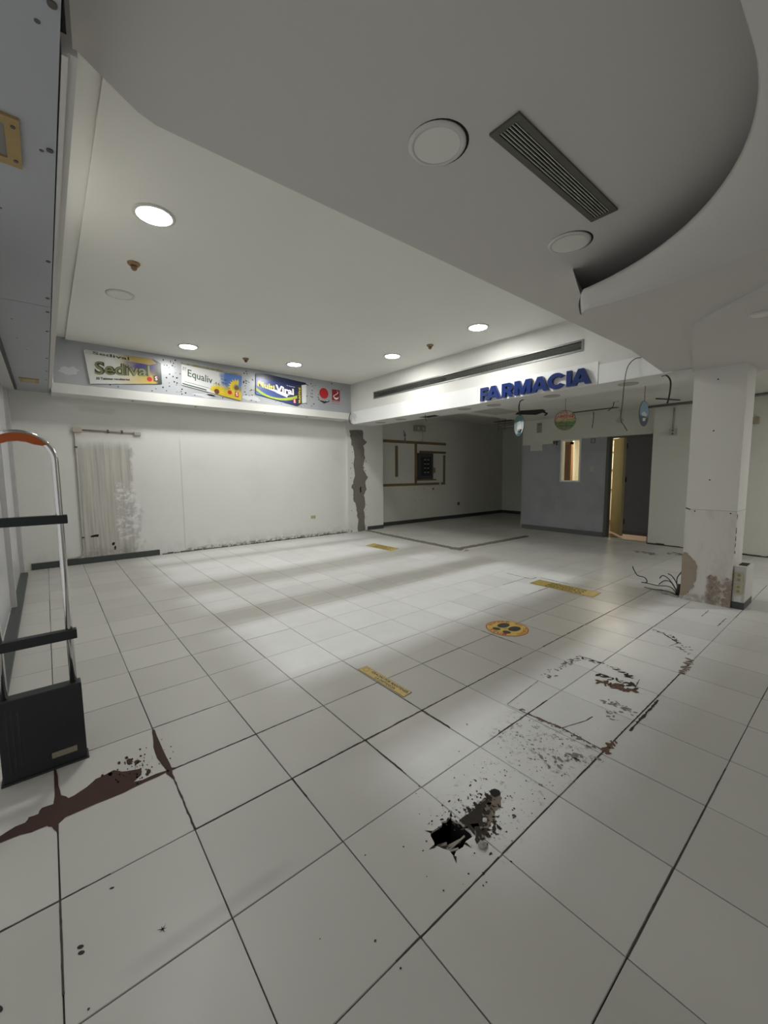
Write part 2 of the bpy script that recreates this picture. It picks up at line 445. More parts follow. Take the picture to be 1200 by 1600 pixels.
# the pit below it
pit = G().box(.18, .32, .245, .41, -.136, -.13)
for b in ((.172,.185,.24,.415),(.315,.328,.24,.415),(.185,.315,.235,.262),(.185,.315,.408,.42)): pit.box(b[0], b[1], b[2], b[3], -.13, -.0095)
build('drain_pit', pit, BLACKV, fl)
DEB = plain('grey_rubble', (.30, .285, .26), .9, 0, .4, 60)
WOODB = plain('splintered_scrap', (.36, .33, .27), .8, 0, .3, 50)
for k, (p, q, w) in enumerate((((.215,.285,-.07),(.262,.372,-.035),.012), ((.205,.30,-.06),(.235,.325,-.04),.014), ((.235,.28,-.055),(.285,.335,-.028),.009), ((.245,.31,-.06),(.27,.39,-.02),.007), ((.255,.275,-.07),(.262,.305,-.03),.018))):
    build('scrap_stick', G().bar(p, q, w, w*.5), WOODB, fl)
def rock(name, x, y, z, rad, mat, parent, seed):
    rn = random.Random(seed); bm = bmesh.new(); bmesh.ops.create_icosphere(bm, subdivisions=1, radius=1)
    for v in bm.verts: v.co = Vector((v.co.x*rad*rn.uniform(.7,1.15), v.co.y*rad*rn.uniform(.6,1.1), v.co.z*rad*.45*rn.uniform(.7,1.1)))
    me = bpy.data.meshes.new(name); bm.to_mesh(me); bm.free(); o = link(name, me, mat, parent)
    o.location = Vector((x, y, z+rad*.25)) - origin(parent); o.rotation_euler = (0, 0, rn.uniform(0, 3)); return o
rk = tag(rock('cement_chip', .355, .389, 0, .022, DEB, None, 3), 'pale chip of cement beside the broken drain hole', 'rubble', 'loose rubble round the drain hole')
tag(rock('cement_chip', .352, .600, 0, .009, plain('dark_pebble', (.10,.10,.11), .9), None, 5), 'small dark pebble right of the small round floor hole', 'rubble', 'loose rubble round the drain hole')
tag(rock('cement_chip', .292, .487, .003, .013, plain('white_chip', (.55,.54,.52), .9), None, 8), 'small white chip lying on the dark dirt patch by the drain', 'rubble', 'loose rubble round the drain hole')
def patch(name, pts, mat, z=.0011, th=.0006, amp=0.0, sub=1, seed=0, parent=fl, label=None):
    P = [Vector((p[0], p[1], z)) for p in pts]
    if amp: P = flat(jag(P, amp, sub, seed), 2, z)
    bm = bmesh.new(); vs = [bm.verts.new(p) for p in P]; es = [bm.edges.new((vs[i], vs[(i+1) % len(vs)])) for i in range(len(vs))]
    bmesh.ops.triangle_fill(bm, use_beauty=True, use_dissolve=False, edges=es)
    g = G(); bm.verts.index_update(); g.v = [tuple(v.co) for v in bm.verts]; g.f = [tuple(v.index for v in q.verts) for q in bm.faces]; bm.free()
    o = build(name, g, mat, parent)
    for pl in o.data.polygons:
        if pl.normal.z < 0: pl.flip()
    if label: o['label'] = label
    return o
DIRT = plain('black_dirt', (.035, .028, .020), .95, 0, .6, 45)
DIRT2 = plain('brown_grey_dirt', (.20, .17, .135), .95, 0, .5, 40)
patch('dirt_patch', [(.225,.41),(.222,.44),(.227,.47),(.226,.50),(.232,.522),(.219,.545),(.215,.579),(.222,.60),(.227,.632),(.246,.650),(.268,.640),(.273,.622),(.292,.600),(.289,.559),(.312,.53),(.316,.486),(.330,.45),(.338,.416),(.345,.398),(.318,.404),(.291,.412),(.26,.405)], DIRT2, .0012, amp=.0022, sub=2, seed=2, label='ragged patch of dirt and broken screed behind the drain hole')
patch('dirt_patch', [(.226,.41),(.225,.46),(.232,.522),(.225,.57),(.245,.555),(.262,.51),(.285,.49),(.300,.46),(.285,.435),(.300,.405),(.27,.412)], DIRT, .0018, amp=.0025, sub=2, seed=4)
patch('dirt_patch', [(.262,.43),(.30,.425),(.338,.405),(.335,.412),(.31,.44),(.28,.46)], DIRT, .0018, amp=.0015, sub=2, seed=9)
patch('hole_in_tile', [(.232+.021*math.cos(t), .642+.024*math.sin(t)) for t in [k*.45 for k in range(14)]], BLACKV, .0022, amp=.002, seed=3, label='small round black hole in the tile')
GREYD = plain('thin_grey_grime', (.24, .22, .19), .9, 0, .5, 50)
rn = random.Random(11); g = G()
for k in range(170):
    a = rn.gauss(.25, .12); b = rn.gauss(.62, .28)
    if a > .55 or a < -.1: continue
    if .18 < a < .32 and .25 < b < .41: continue
    R_ = rn.uniform(.0012, .0045); t0 = rn.uniform(0, 6)
    g.poly([(a+R_*math.cos(t0+q)*rn.uniform(.6,1.3), b+R_*math.sin(t0+q)*rn.uniform(.6,1.3), .0013) for q in (0,1.05,2.1,3.14,4.2,5.2)])
o = build('grit_specks', g, DIRT, fl); o['kind'] = 'stuff'
# brown spill with splash drops
SPILL = plain('dried_brown_paint', (.042, .017, .010), .85, 0, .25, 20)
patch('paint_spill', [(-1.30,-.850),(-1.19,-.838),(-1.065,-.830),(-.985,-.822),(-.94,-.799),(-.944,-.777),(-.969,-.735),(-1.0,-.697),(-1.008,-.66),(-1.015,-.627),(-.978,-.599),(-.956,-.557),(-.941,-.523),(-.915,-.528),(-.89,-.538),(-.868,-.563),(-.856,-.533),(-.858,-.474),(-.848,-.425),(-.836,-.425),(-.829,-.531),(-.822,-.607),(-.824,-.711),(-.823,-.777),(-.822,-.815),(-.800,-.835),(-.745,-.837),(-.761,-.845),(-.800,-.857),(-.819,-.874),(-.823,-.918),(-.836,-.957),(-.84,-1.03),(-.852,-1.10),(-.87,-1.08),(-.875,-1.02),(-.897,-.973),(-.898,-.939),(-.921,-.93),(-.916,-.9),(-.95,-.89),(-.943,-.85),(-1.05,-.846)], SPILL, .0014, amp=.0022, sub=2, seed=1, label='dried dark brown paint spill running along the tile joints')
patch('paint_spill', [(-1.258,-.424),(-1.235,-.414),(-1.099,-.414),(-.954,-.412),(-.853,-.412),(-.838,-.379),(-.832,-.414),(-.766,-.425),(-.829,-.439),(-.843,-.432),(-.911,-.441),(-.969,-.450),(-1.077,-.448),(-1.17,-.436)], SPILL, .0014, amp=.002, sub=2, seed=6)
g = G(); rn = random.Random(21)
dr = [(-1.045,-.51,.006),(-1.043,-.493,.005),(-1.006,-.533,.013),(-1.076,-.567,.008),(-1.055,-.6,.009),(-1.047,-.547,.006),(-1.103,-.504,.006),(-1.095,-.477,.004),(-1.024,-.378,.004),(-.994,-.642,.010),(-1.006,-.672,.008),(-.882,-.509,.008),(-1.035,-.56,.016),(-.90,-.50,.012)]
for k in range(60): dr.append((rn.gauss(-.97,.06), rn.gauss(-.53,.06), rn.uniform(.0015,.005)))
for x, y, R_ in dr:
    if not (-1.2 < x < -.845): continue
    g.poly([(x+R_*1.5*math.cos(q)*rn.uniform(.8,1.2), y+R_*.8*math.sin(q)*rn.uniform(.8,1.2), .0014) for q in (0,.8,1.6,2.4,3.2,4,4.8,5.6)])
o = build('paint_drops', g, SPILL, fl); o['kind'] = 'stuff'
# tar spots and scratches near the camera
TAR = plain('black_tar_spot', (.008, .008, .008), .7)
def blob(x, y, a, b, rot, parent=fl, mat=TAR):
    patch('tar_spot', [(x+a*math.cos(q)*math.cos(rot)-b*math.sin(q)*math.sin(rot), y+a*math.cos(q)*math.sin(rot)+b*math.sin(q)*math.cos(rot)) for q in [k*.698 for k in range(9)]], mat, .0012)
blob(-.21,-.797,.0095,.006,.9); blob(-.19,-.796,.0095,.006,.9); blob(-.357,-.703,.0075,.004,1.2); blob(-.172,-.972,.014,.006,.5); blob(.40,-.40,.004,.003,0); blob(.78,-.25,.004,.003,0); blob(-.02,-.79,.003,.003,0); blob(.10,.03,.003,.003,0); blob(.44,-.10,.003,.003,0)
g = G()
for a, L_ in ((.2,.016),(1.25,.012),(2.3,.016),(3.3,.012),(4.2,.019),(5.3,.012)):
    d = Vector((math.cos(a), math.sin(a))); n_ = Vector((-d.y, d.x)); c = Vector((-.106,-.598))
    p = [c+n_*.0018, c+d*L_, c-n_*.0018]; g.poly([(q.x, q.y, .0013) for q in p])
build('tar_star', g, TAR, fl)
# marks left by removed fittings: fine dark lines, each its own piece
def mark(pts, w, mat=DIRT, seed=0, amp=.5):
    rn = random.Random(seed); L_ = []; R_ = []
    P = []
    for a, b in zip(pts[:-1], pts[1:]):
        n_ = max(2, int((Vector(b)-Vector(a)).length/.02))
        for k in range(n_): P.append(Vector(a).lerp(Vector(b), k/n_))
    P.append(Vector(pts[-1]))
    for i, p in enumerate(P):
        d = (P[min(i+1, len(P)-1)]-P[max(i-1, 0)]).normalized(); n_ = Vector((-d.y, d.x))
        ww = w*rn.uniform(1-amp, 1+amp)/2; o_ = n_*rn.uniform(-.2, .2)*w
        L_.append(p+n_*ww+o_); R_.append(p-n_*ww+o_)
    g = G()
    for i in range(len(P)-1): g.poly([(q.x, q.y, .0013) for q in (R_[i], R_[i+1], L_[i+1], L_[i])])
    return build('floor_mark', g, mat, fl)
RUST = plain('rusty_dirt', (.13,.07,.045), .9, 0, .5, 40)
MK = [([(-.133,1.282),(-.160,1.68)],.004,GREYD),([(-.160,1.95),(-.156,2.258)],.004,GREYD),([(-.156,2.258),(.0,2.27)],.008,DIRT),([(-.133,1.272),(.041,1.285)],.004,DIRT2),
      ([(.0,1.284),(.191,1.304)],.013,RUST),([(.191,1.306),(.420,1.290)],.006,DIRT),([(.195,1.31),(.247,1.47),(.255,1.54)],.004,DIRT),([(.441,1.56),(.438,2.02)],.012,DIRT),
      ([(.27,2.21),(.30,2.03)],.006,DIRT2),([(.016,3.283),(.12,3.235)],.008,DIRT),([(.12,3.225),(.255,3.101)],.012,DIRT),([(.255,3.101),(.225,2.971)],.005,DIRT),
      ([(.206,4.25),(.206,4.0)],.006,DIRT),([(.37,4.10),(.367,3.80)],.006,DIRT),([(-1.99,4.05),(-1.60,4.02)],.010,DIRT),([(-1.60,4.15),(-1.60,4.02)],.008,DIRT),([(-1.56,4.18),(-1.15,4.15)],.010,DIRT)]
for k, (p, w, m_) in enumerate(MK): mark(p, w, m_, k)
def flecks(pts, spread, n_, r0, r1, mat, seed, stretch=1.0):
    """a trail of torn little flakes along a path, one object"""
    rn = random.Random(seed); g = G(); P = [Vector(p) for p in pts]
    for k in range(n_):
        i = rn.randrange(len(P)-1); c = P[i].lerp(P[i+1], rn.random()) + Vector((rn.gauss(0, spread), rn.gauss(0, spread)))
        R_ = rn.uniform(r0, r1)*rn.random()**.5; a0 = rn.uniform(0, 6.28); d = Vector((math.cos(a0), math.sin(a0))); e = Vector((-d.y, d.x)); q = []
        for t in range(7):
            a = t*.8976; rr = R_*rn.uniform(.45, 1.2); q.append(c+d*rr*math.cos(a)*(1+stretch)+e*rr*math.sin(a))
        g.poly([(v.x, v.y, .0012+.00004*(k % 9)) for v in q])
    o = build('dirt_flecks', g, mat, fl); o['kind'] = 'stuff'; return o
flecks([(.10,1.97),(.16,2.02),(.22,1.99),(.30,2.02)], .018, 34, .006, .026, RUST, 1, 1.2)
flecks([(.06,2.06),(.20,2.08),(.30,2.06)], .022, 26, .004, .018, DIRT, 2, 1.5)
flecks([(-.156,2.24),(.101,2.265),(.22,2.19)], .010, 34, .003, .014, DIRT, 3, 1.8)
flecks([(-.15,1.75),(-.15,2.22)], .022, 60, .003, .012, DIRT2, 4)
flecks([(-.06,1.28),(.20,1.30),(.40,1.28)], .010, 50, .002, .010, DIRT2, 5, 1.2)
flecks([(.426,1.284),(.427,1.398)], .010, 26, .004, .016, RUST, 6)
flecks([(.24,1.76),(.30,1.80),(.38,1.77),(.30,1.66),(.36,1.60)], .014, 46, .004, .016, GREYD, 7)
flecks([(.41,2.84),(.425,2.50)], .010, 60, .004, .018, DIRT2, 8)
flecks([(.016,3.283),(.18,3.213),(.255,3.101)], .010, 24, .004, .014, DIRT, 9, 1.5)
flecks([(.30,3.05),(.36,2.9)], .03, 26, .003, .014, GREYD, 10)
flecks([(.0,1.15),(.15,1.05),(.30,.98)], .085, 80, .0015, .007, GREYD, 11)
flecks([(.26,.98),(.35,1.12),(.42,1.18)], .030, 60, .002, .014, GREYD, 12)
flecks([(.15,.60),(.22,.45),(.17,.36)], .035, 90, .0015, .007, DIRT, 13)
flecks([(.245,.60),(.31,.47),(.34,.41)], .020, 110, .002, .012, DIRT, 14)
flecks([(.215,.44),(.23,.54),(.225,.62)], .010, 80, .002, .010, DIRT, 15)
flecks([(-1.47,7.1),(-1.1,6.95)], .05, 26, .02, .05, GREYD, 16, 2)
flecks([(-1.05,7.35),(-.55,7.25)], .05, 34, .02, .05, GREYD, 17, 2)
for x0, y0, a in ((.186,.285,3.7),(.187,.404,2.3),(.262,.407,.9),(.318,.276,5.6),(.238,.249,4.5),(.309,.35,.1)):
    d = Vector((math.cos(a), math.sin(a))); n_ = Vector((-d.y, d.x)); c = Vector((x0, y0))
    build('crack', G().poly([(q.x, q.y, .0012) for q in (c-n_*.006-d*.006, c+d*.024+n_*.001, c+n_*.006-d*.004)]), BLACKV, fl)
# thick black joints where the grout has opened
def joint(x0, y0, x1, y1, w, seed): mark([(x0,y0),(x1,y1)], w*.8, GROUT, seed, .35)
for k, (a, b, c, d, w) in enumerate(((-.84,-1.05,-.84,-.85,.009),(-.42,.0,-.42,.42,.010),(-.42,.42,-.42,.84,.010),(-.42,-.42,-.42,.0,.006),(-.84,.0,-.84,.35,.008),(-.84,-.42,-.84,0.,.009),(-.42,-.42,-.84,-.42,.009),(-.1,.42,-.42,.42,.009),(-.28,0,-.42,0,.006),
      (-.2,.84,-.42,.84,.012),(-.42,.84,-.42,1.26,.010),(-.42,1.26,-.42,1.9,.009),(-.42,2.2,-.42,2.9,.010),(-.42,2.94,-.42,3.5,.006),(0,1.0,0,1.5,.008),(0,2.94,0,3.36,.005),(.42,1.0,.42,2.5,.007),(.42,.42,.42,.84,.005),(.0,2.94,0,4.3,.006),
      (-.84,.6,-.84,.84,.006),(-1.26,-.42,-1.26,-.1,.006),(-.6,2.10,-.95,2.10,.009),(-1.26,3.6,-1.26,4.1,.009),(-1.68,3.5,-1.68,4.0,.008),(.84,.42,.84,1.6,.005),(.42,-.1,.42,.4,.005),(-.42,.84,-.84,.84,.006),(-.84,1.26,-.84,1.7,.006),(-.42,-1.0,-.42,-.7,.006),(-.42,-.84,-.1,-.84,.006))):
    joint(a, b, c, d, w, k+50)
# raised old floor of the alcove, with its stripped edge strip
al = build('floor', G().prism([(-7.0,5.02,-.006),(-3.62,4.96,-.006),(-3.60,7.15,-.006),(-4.3,8.3,-.006),(-4.3,11.2,-.006),(-7.0,11.2,-.006)], (0,0,.016)), OLDFL)
tag(al, 'plain pale floor of the back alcove without visible joints', 'floor', kind='structure')
b2 = build('floor', G().prism([(-3.60,7.2,-.006),(-3.55,7.98,-.006),(3.6,7.98,-.006),(3.6,8.3,-.006),(-4.36,8.3,-.006)], (0,0,.010)), OLDFL)
tag(b2, 'narrow plain floor margin along the foot of the grey wall', 'floor', kind='structure')
st = thing('edging_strip', (-3.6, 5.0, 0), 'stripped dark mortar edging around the pale floor of the alcove', 'floor edging')
MORT = plain('crumbled_mortar', (.17, .155, .125), .95, 0, .5, 22)
def strip(pts, w, seed):
    rn = random.Random(seed); g = G(); P = []
    a, b = Vector(pts[0]), Vector(pts[1]); n_ = int((b-a).length/.05)
    d = (b-a).normalized(); m_ = Vector((-d.y, d.x)); rows = []
    for k in range(n_+1):
        c = a.lerp(b, k/n_); h = rn.uniform(.010, .018); e = rn.uniform(.85, 1.15)*w/2
        rows.append([(c.x-m_.x*e, c.y-m_.y*e, .0), (c.x-m_.x*e*.8, c.y-m_.y*e*.8, h), (c.x+m_.x*e*.8, c.y+m_.y*e*.8, h), (c.x+m_.x*e, c.y+m_.y*e, .0)])
    return g.rings(rows, smooth=False)
build('mortar_strip', strip([(-6.62,5.10),(-3.50,4.90)], .13, 1), MORT, st)
build('mortar_strip', strip([(-3.60,4.98),(-3.57,7.16)], .12, 2), MORT, st)
rn = random.Random(5)
for k in range(14):
    rock('mortar_crumb', -3.62+rn.uniform(-.35,.25), 4.88+rn.uniform(-.1,.08), .004, rn.uniform(.010,.03), DEB if k % 2 else MORT, st, k+40)
# ================================================================== WALLS
wl = build('wall_left', G().box(-7.1, -6.68, -1.3, 4.60, 0, 2.75), LEFTW)
pil = build('pilaster', G().box(-7.1, -6.62, 4.60, 5.65, 0, 2.60), LEFTW)
tag(pil, 'white pilaster under the left end of the beam with a rough cement chase', 'pilaster', kind='structure')
tag(wl, 'long white plaster wall with damp grey stain, below the grey advertising band', 'wall', kind='structure')
pl_o = [(4.86,.0),(4.88,.25),(4.84,.45),(4.82,.62),(4.74,.80),(4.76,.95),(4.70,1.05),(4.76,1.20),(4.80,1.40),(4.77,1.6),(4.80,1.85),(4.72,2.05),(4.68,2.22),(4.66,2.38),(5.04,2.39),(5.05,2.20),(5.14,2.12),(5.06,2.02),(5.08,1.75),(5.02,1.55),(5.06,1.42),(5.16,1.30),(5.10,1.15),(5.12,1.0),(5.04,.85),(5.08,.7),(5.05,.5),(5.06,.25),(5.08,.0)]
P_ = flat(jag([(-6.62, y, z) for y, z in pl_o], .016, 3, 8), 0, -6.622)
build('cement_patch', G().prism(P_, (.012, 0, 0)), CEMENT, pil)['label'] = 'rough grey cement chase running down the pilaster'
g = G(); rn = random.Random(3)
for k in range(40):
    z = rn.uniform(.1, 2.3); y = 4.74+.05*math.sin(z*3)+rn.gauss(0, .05) if k % 2 else 5.10+rn.gauss(0, .035); R_ = rn.uniform(.004, .014)
    g.prism([(-6.621, y+R_*math.cos(q)*rn.uniform(.6,1.3), z+R_*math.sin(q)*rn.uniform(.6,1.4)) for q in (0,1,2,3,4,5)], (.006,0,0))
o = build('plaster_crumbs', g, CEMENT, pil); o['kind'] = 'stuff'
for y, z, a, b in ((-.24,.425,.055,.022),(.0,.27,.02,.03),(.02,.20,.012,.04)):
    build('wall_hole', G().prism(flat(jag([(-6.679,y-a,z-b*.6),(-6.679,y+a*.8,z-b*.8),(-6.679,y+a,z+b),(-6.679,y-a*.9,z+b*.6)], .006, 3, 4), 0, -6.680), (.0015,0,0)), BLACKV, wl)
build('wall_hole', G().prism([(-6.609,4.93,.93),(-6.609,4.97,.93),(-6.609,4.97,1.06),(-6.609,4.93,1.06)], (.0015,0,0)), BLACKV, pil)
sb = build('baseboard_left', G().box(-6.68, -6.655, -1.03, .66, 0.001, .095), SKIRT, bevel=.003)
tag(sb, 'short run of dark stone skirting at the foot of the stained white wall', 'baseboard', kind='structure')
g = G(); rn = random.Random(9); y = .70
while y < 4.55:
    L_ = rn.uniform(.03, .16); h = rn.uniform(.008, .028)
    g.prism([(-6.68, y, .0012), (-6.68+rn.uniform(.012,.03), y, .0012), (-6.68+rn.uniform(.004,.01), y, h), (-6.68, y, h)], (0, L_, 0)); y += L_*rn.uniform(.9, 1.25)
o = build('baseboard_left', g, plain('broken_mortar_line', (.10,.088,.075), .95, 0, .5, 40)); o['kind'] = 'structure'
tag(o, 'crumbled dark mortar line where the skirting of the white wall was torn off', 'baseboard', kind='structure')
wa = build('wall_alcove', G().box(-7.1, -6.92, 5.65, 11.3, 0, 3.0), ALCOVE)
wa2 = build('wall_alcove', G().box(-6.92, -4.36, 11.10, 11.3, 0, 3.0), ALCOVE)
tag(wa2, 'dull end wall of the back alcove left of the grey partition', 'wall', kind='structure')
tag(wa, 'dull cream side wall of the back alcove behind the brown battens', 'wall', kind='structure')
sb = build('baseboard_alcove', G().box(-6.92, -6.90, 5.66, 11.10, .010, .105).box(-6.90, -4.38, 11.08, 11.10, .010, .105).box(-6.62, -6.605, 5.15, 5.65, .010, .10), SKIRT)
tag(sb, 'black skirting along the alcove walls', 'baseboard', kind='structure')
# grey partition with a window and a doorway
WX0, WX1, WZ0, WZ1 = -3.40, -3.005, 1.19, 2.075; DX0, DX1, DZ = -2.44, -1.55, 2.10
g = G(); Y0, Y1 = 8.24, 8.36
g.box(-4.36, WX0, Y0, Y1, 0, 2.62).box(WX1, DX0, Y0, Y1, 0, 2.62).box(WX0, WX1, Y0, Y1, 0, WZ0).box(WX0, WX1, Y0, Y1, WZ1, 2.62)
g.box(DX0, DX1, 8.20, Y1, DZ, 2.62).box(-4.42, -4.36, 8.26, 11.1, 0, 2.95)
wb = build('wall_back', g, BOXW)
tag(wb, 'back partition painted grey with white top, between alcove and dark doorway', 'wall', kind='structure')
wr = build('wall_back', G().box(DX1, 3.6, 8.02, 8.36, 0, 2.62), BOXW)
tag(wr, 'cream back wall to the right of the doorway and behind the column', 'wall', kind='structure')
sb = build('baseboard_back', G().box(-4.37, DX0-.02, 8.222, 8.24, .005, .105), plain('grey_green_skirting', (.11,.12,.115), .5, 0, .2, 50))
tag(sb, 'dark grey skirting under the grey partition', 'baseboard', kind='structure')
g = G(); rn = random.Random(19); x = DX1
while x < 3:
    L_ = rn.uniform(.05, .2); g.box(x, x+L_, 8.02-rn.uniform(.01,.03), 8.02, .004, rn.uniform(.015,.04)); x += L_
tag(build('baseboard_back', g, GROUT), 'thin black broken line at the foot of the cream wall', 'baseboard', kind='structure')
# window frame and pane
wf = thing('window_1', ((WX0+WX1)/2, 8.24, WZ0), 'small tall white framed interior window in the grey partition', 'window', kind='structure')
WFR = plain('white_frame_paint', (.72, .71, .65), .5)
g = G(); e = .028
g.box(WX0-e, WX0+.004, 8.215, 8.30, WZ0-e, WZ1+e).box(WX1-.004, WX1+e, 8.215, 8.30, WZ0-e, WZ1+e).box(WX0, WX1, 8.215, 8.30, WZ1-.002, WZ1+e).box(WX0, WX1, 8.215, 8.30, WZ0-e, WZ0+.002)
build('window_frame', g, WFR, wf)
def glass():
    t = NT('clear_glass'); t.b.inputs['Transmission Weight'].default_value = 1.0; t.b.inputs['IOR'].default_value = 1.02
    MATS['clear_glass'] = t.out((.93, .95, .93), .02); return t.m
GLASS = glass()
build('pane', G().box(WX0, WX1, 8.285, 8.291, WZ0, WZ1), GLASS, wf)
# doorway: jamb, sill, dark fixed panel and open olive leaf
dj = thing('door_1', (-2.0, 8.24, 0), 'dark doorway with open olive leaf and a fixed grey panel', 'door', kind='structure')
JAMB = plain('dark_jamb', (.085, .088, .078), .6)
build('jamb', G().box(DX0-.01, DX0+.05, 8.225, 8.38, 0.0, DZ), JAMB, dj)
build('jamb', G().box(DX1-.02, DX1, 8.03, 8.38, 0.0, DZ), JAMB, dj)
build('lintel', G().box(DX0+.05, DX1-.02, 8.21, 8.38, DZ-.03, DZ), JAMB, dj)
build('sill', G().box(DX0+.05, DX1, 8.0, 8.24, .003, .012), plain('pale_sill', (.55,.54,.50), .5), dj)
PANL = plain('dark_grey_panel', (.105, .098, .098), .55, 0, .08)
build('fixed_panel', G().box(-2.14, DX1-.02, 8.40, 8.43, .09, DZ), PANL, dj)
build('fixed_panel_rail', G().box(-2.14, DX1-.02, 8.395, 8.40, .09, .17), plain('dark_brown_rail', (.09,.07,.06), .6), dj)
OLIVE = plain('olive_door_paint', (.20, .165, .055), .55, 0, .15, 6)
hx, hy, ex, ey = -2.16, 8.42, -2.585, 8.98
leaf = build('door_leaf', G().bar((hx, hy, 1.07), (ex, ey, 1.07), .04, 2.04), OLIVE, dj)
build('door_edge', G().bar((hx+.006, hy-.03, 1.07), (hx-.01, hy+.0, 1.07), .055, 2.04), plain('pale_olive_edge', (.30,.26,.13), .5), dj)
for z in (1.90, 1.22, .35): build('hinge', G().lathe((hx+.045, hy-.03, z), [(.012,-.055),(.012,.055)], 10), CABLE, dj)
# lit back room seen through both openings
YEL = plaster('back_room_paint', (.62, .57, .42), (.55, .50, .36), .2, 1.0, .1)
br = build('wall_far', G().box(-4.36, -.9, 10.9, 11.05, 0, 2.62).box(-1.0, -.9, 8.37, 10.9, 0, 2.62), YEL)
tag(br, 'warm lit wall of the back room seen through window and doorway', 'wall', kind='structure')
bf = build('floor', G().box(-4.36, -.9, 8.37, 10.9, -.02, .002), plain('red_brown_floor', (.075,.030,.020), .45, 0, .2, 5))
tag(bf, 'red brown floor of the back room behind the doorway', 'floor', kind='structure')
bc = build('ceiling', G().box(-4.36, -.9, 8.37, 10.9, 2.60, 2.66), YEL); tag(bc, 'ceiling of the lit back room', 'ceiling', kind='structure')
# inner wall with a brown door seen through the window
iw = build('wall_inner', G().box(-4.36, -3.88, 9.70, 9.78, 0, 2.6), YEL); tag(iw, 'short inner wall beside the brown door of the back room', 'wall', kind='structure')
bd = thing('brown_door', (-4.0, 9.64, 0), 'dark brown door in the lit room behind the small window', 'door')
build('door_leaf', G().box(-4.10, -3.90, 9.62, 9.66, .01, 2.08), plain('dark_brown_wood', (.085,.035,.014), .45, 0, .2, 12), bd)
build('door_frame', G().box(-3.90, -3.86, 9.60, 9.72, .01, 2.14).box(-4.12, -3.86, 9.60, 9.72, 2.08, 2.14), plain('brown_frame', (.16,.08,.035), .5), bd)
lt_ = thing('lattice_screen', (-3.4, 10.85, 0), 'pale panel wall with thin brown rails seen through the door gap', 'partition')
build('panel', G().box(-3.75, -2.55, 10.84, 10.88, .02, 2.4), plain('cream_panel', (.62,.56,.42), .6), lt_)
for z in (.05, .88, 1.40, 1.87, 2.20): build('rail', G().box(-3.75, -2.55, 10.815, 10.84, z, z+.035), plain('brown_rail', (.18,.09,.05), .5), lt_)
bl = thing('ceiling_light', (-2.9, 9.9, 2.60), 'round ceiling lamp lit inside the back room', 'lamp')
build('diffuser', G().lathe((-2.9, 9.9, 2.585), [(.10, .0), (.10, .012)], 20), emit('warm_lamp', (1.0, .90, .72), 620.0), bl)
build('rim', G().lathe((-2.9, 9.9, 2.588), [(.125,.0),(.125,.012)], 20), GREYPL, bl)
# shop right side and front, mostly outside the frame
tag(build('wall_right', G().box(3.3, 3.5, -1.1, 8.1, 0, 2.9), WHITE), 'white side wall of the shop outside the picture to the right', 'wall', kind='structure')
tag(build('wall_front', G().box(-6.68, -1.45, -1.30, -1.14, 2.62, 3.4).box(2.7, 3.4, -1.3, -1.14, 0, 3.4).box(-1.45, 2.7, -1.3, -1.14, 2.62, 3.4), WHITE), 'front wall above the entrance of the shop', 'wall', kind='structure')
# shopfront on the left: post, white panel, sill
sf = thing('window_2', (-4.0, -1.12, 0), 'whitened shopfront panel with aluminium posts beside the white wall', 'window', kind='structure')
PAN = plain('whitened_glass', (.60, .61, .63), .25, 0, .06, 3)
build('shopfront_panel', G().box(-6.30, -1.45, -1.155, -1.145, .06, 2.56), PAN, sf)
for x in (-6.34, -4.4, -1.5): build('post', G().box(x-.025, x+.025, -1.16, -1.10, 0, 2.60), plain('pale_frame', (.52,.51,.50), .4, .2), sf)
build('black_gasket', G().box(-6.412, -6.385, -1.16, -1.105, 0, 2.60), CABLE, sf)
build('post', G().box(-6.68, -6.412, -1.16, -1.105, 0, 2.60), plain('pale_frame', (.52,.51,.50), .4, .2), sf)
build('shopfront_sill', G().box(-6.30, -1.5, -1.14, -1.06, .004, .045), SKIRT, sf)
build('head_rail', G().box(-6.46, -1.45, -1.20, -1.03, 2.56, 2.595), plain('pale_frame', (.52,.51,.50), .4), sf)
build('head_gasket', G().box(-6.40, -1.45, -1.03, -1.005, 2.565, 2.60), CABLE, sf)

# ================================================================== CEILINGS
hc = build('ceiling', G().box(-6.30, -.60, -.44, 4.50, 3.31, 3.33), CEIL)
tag(hc, 'high white ceiling over the main floor with five lit lamps', 'ceiling', kind='structure')
tag(build('trim_1', G().box(-6.30, -.45, -.655, -.435, 3.335, 3.36), CEIL), 'narrow recessed margin along the edge of the high ceiling', 'moulding', kind='structure')
# sloping cove face between soffit and ceiling
tag(build('trim_2', G().box(-6.40, -.37, -.652, -.629, 2.612, 2.632).box(-6.40, -.37, -.652, -.640, 2.632, 3.34), CEIL_LOW), 'narrow ledge between the grey soffit and the high ceiling', 'moulding', kind='structure')
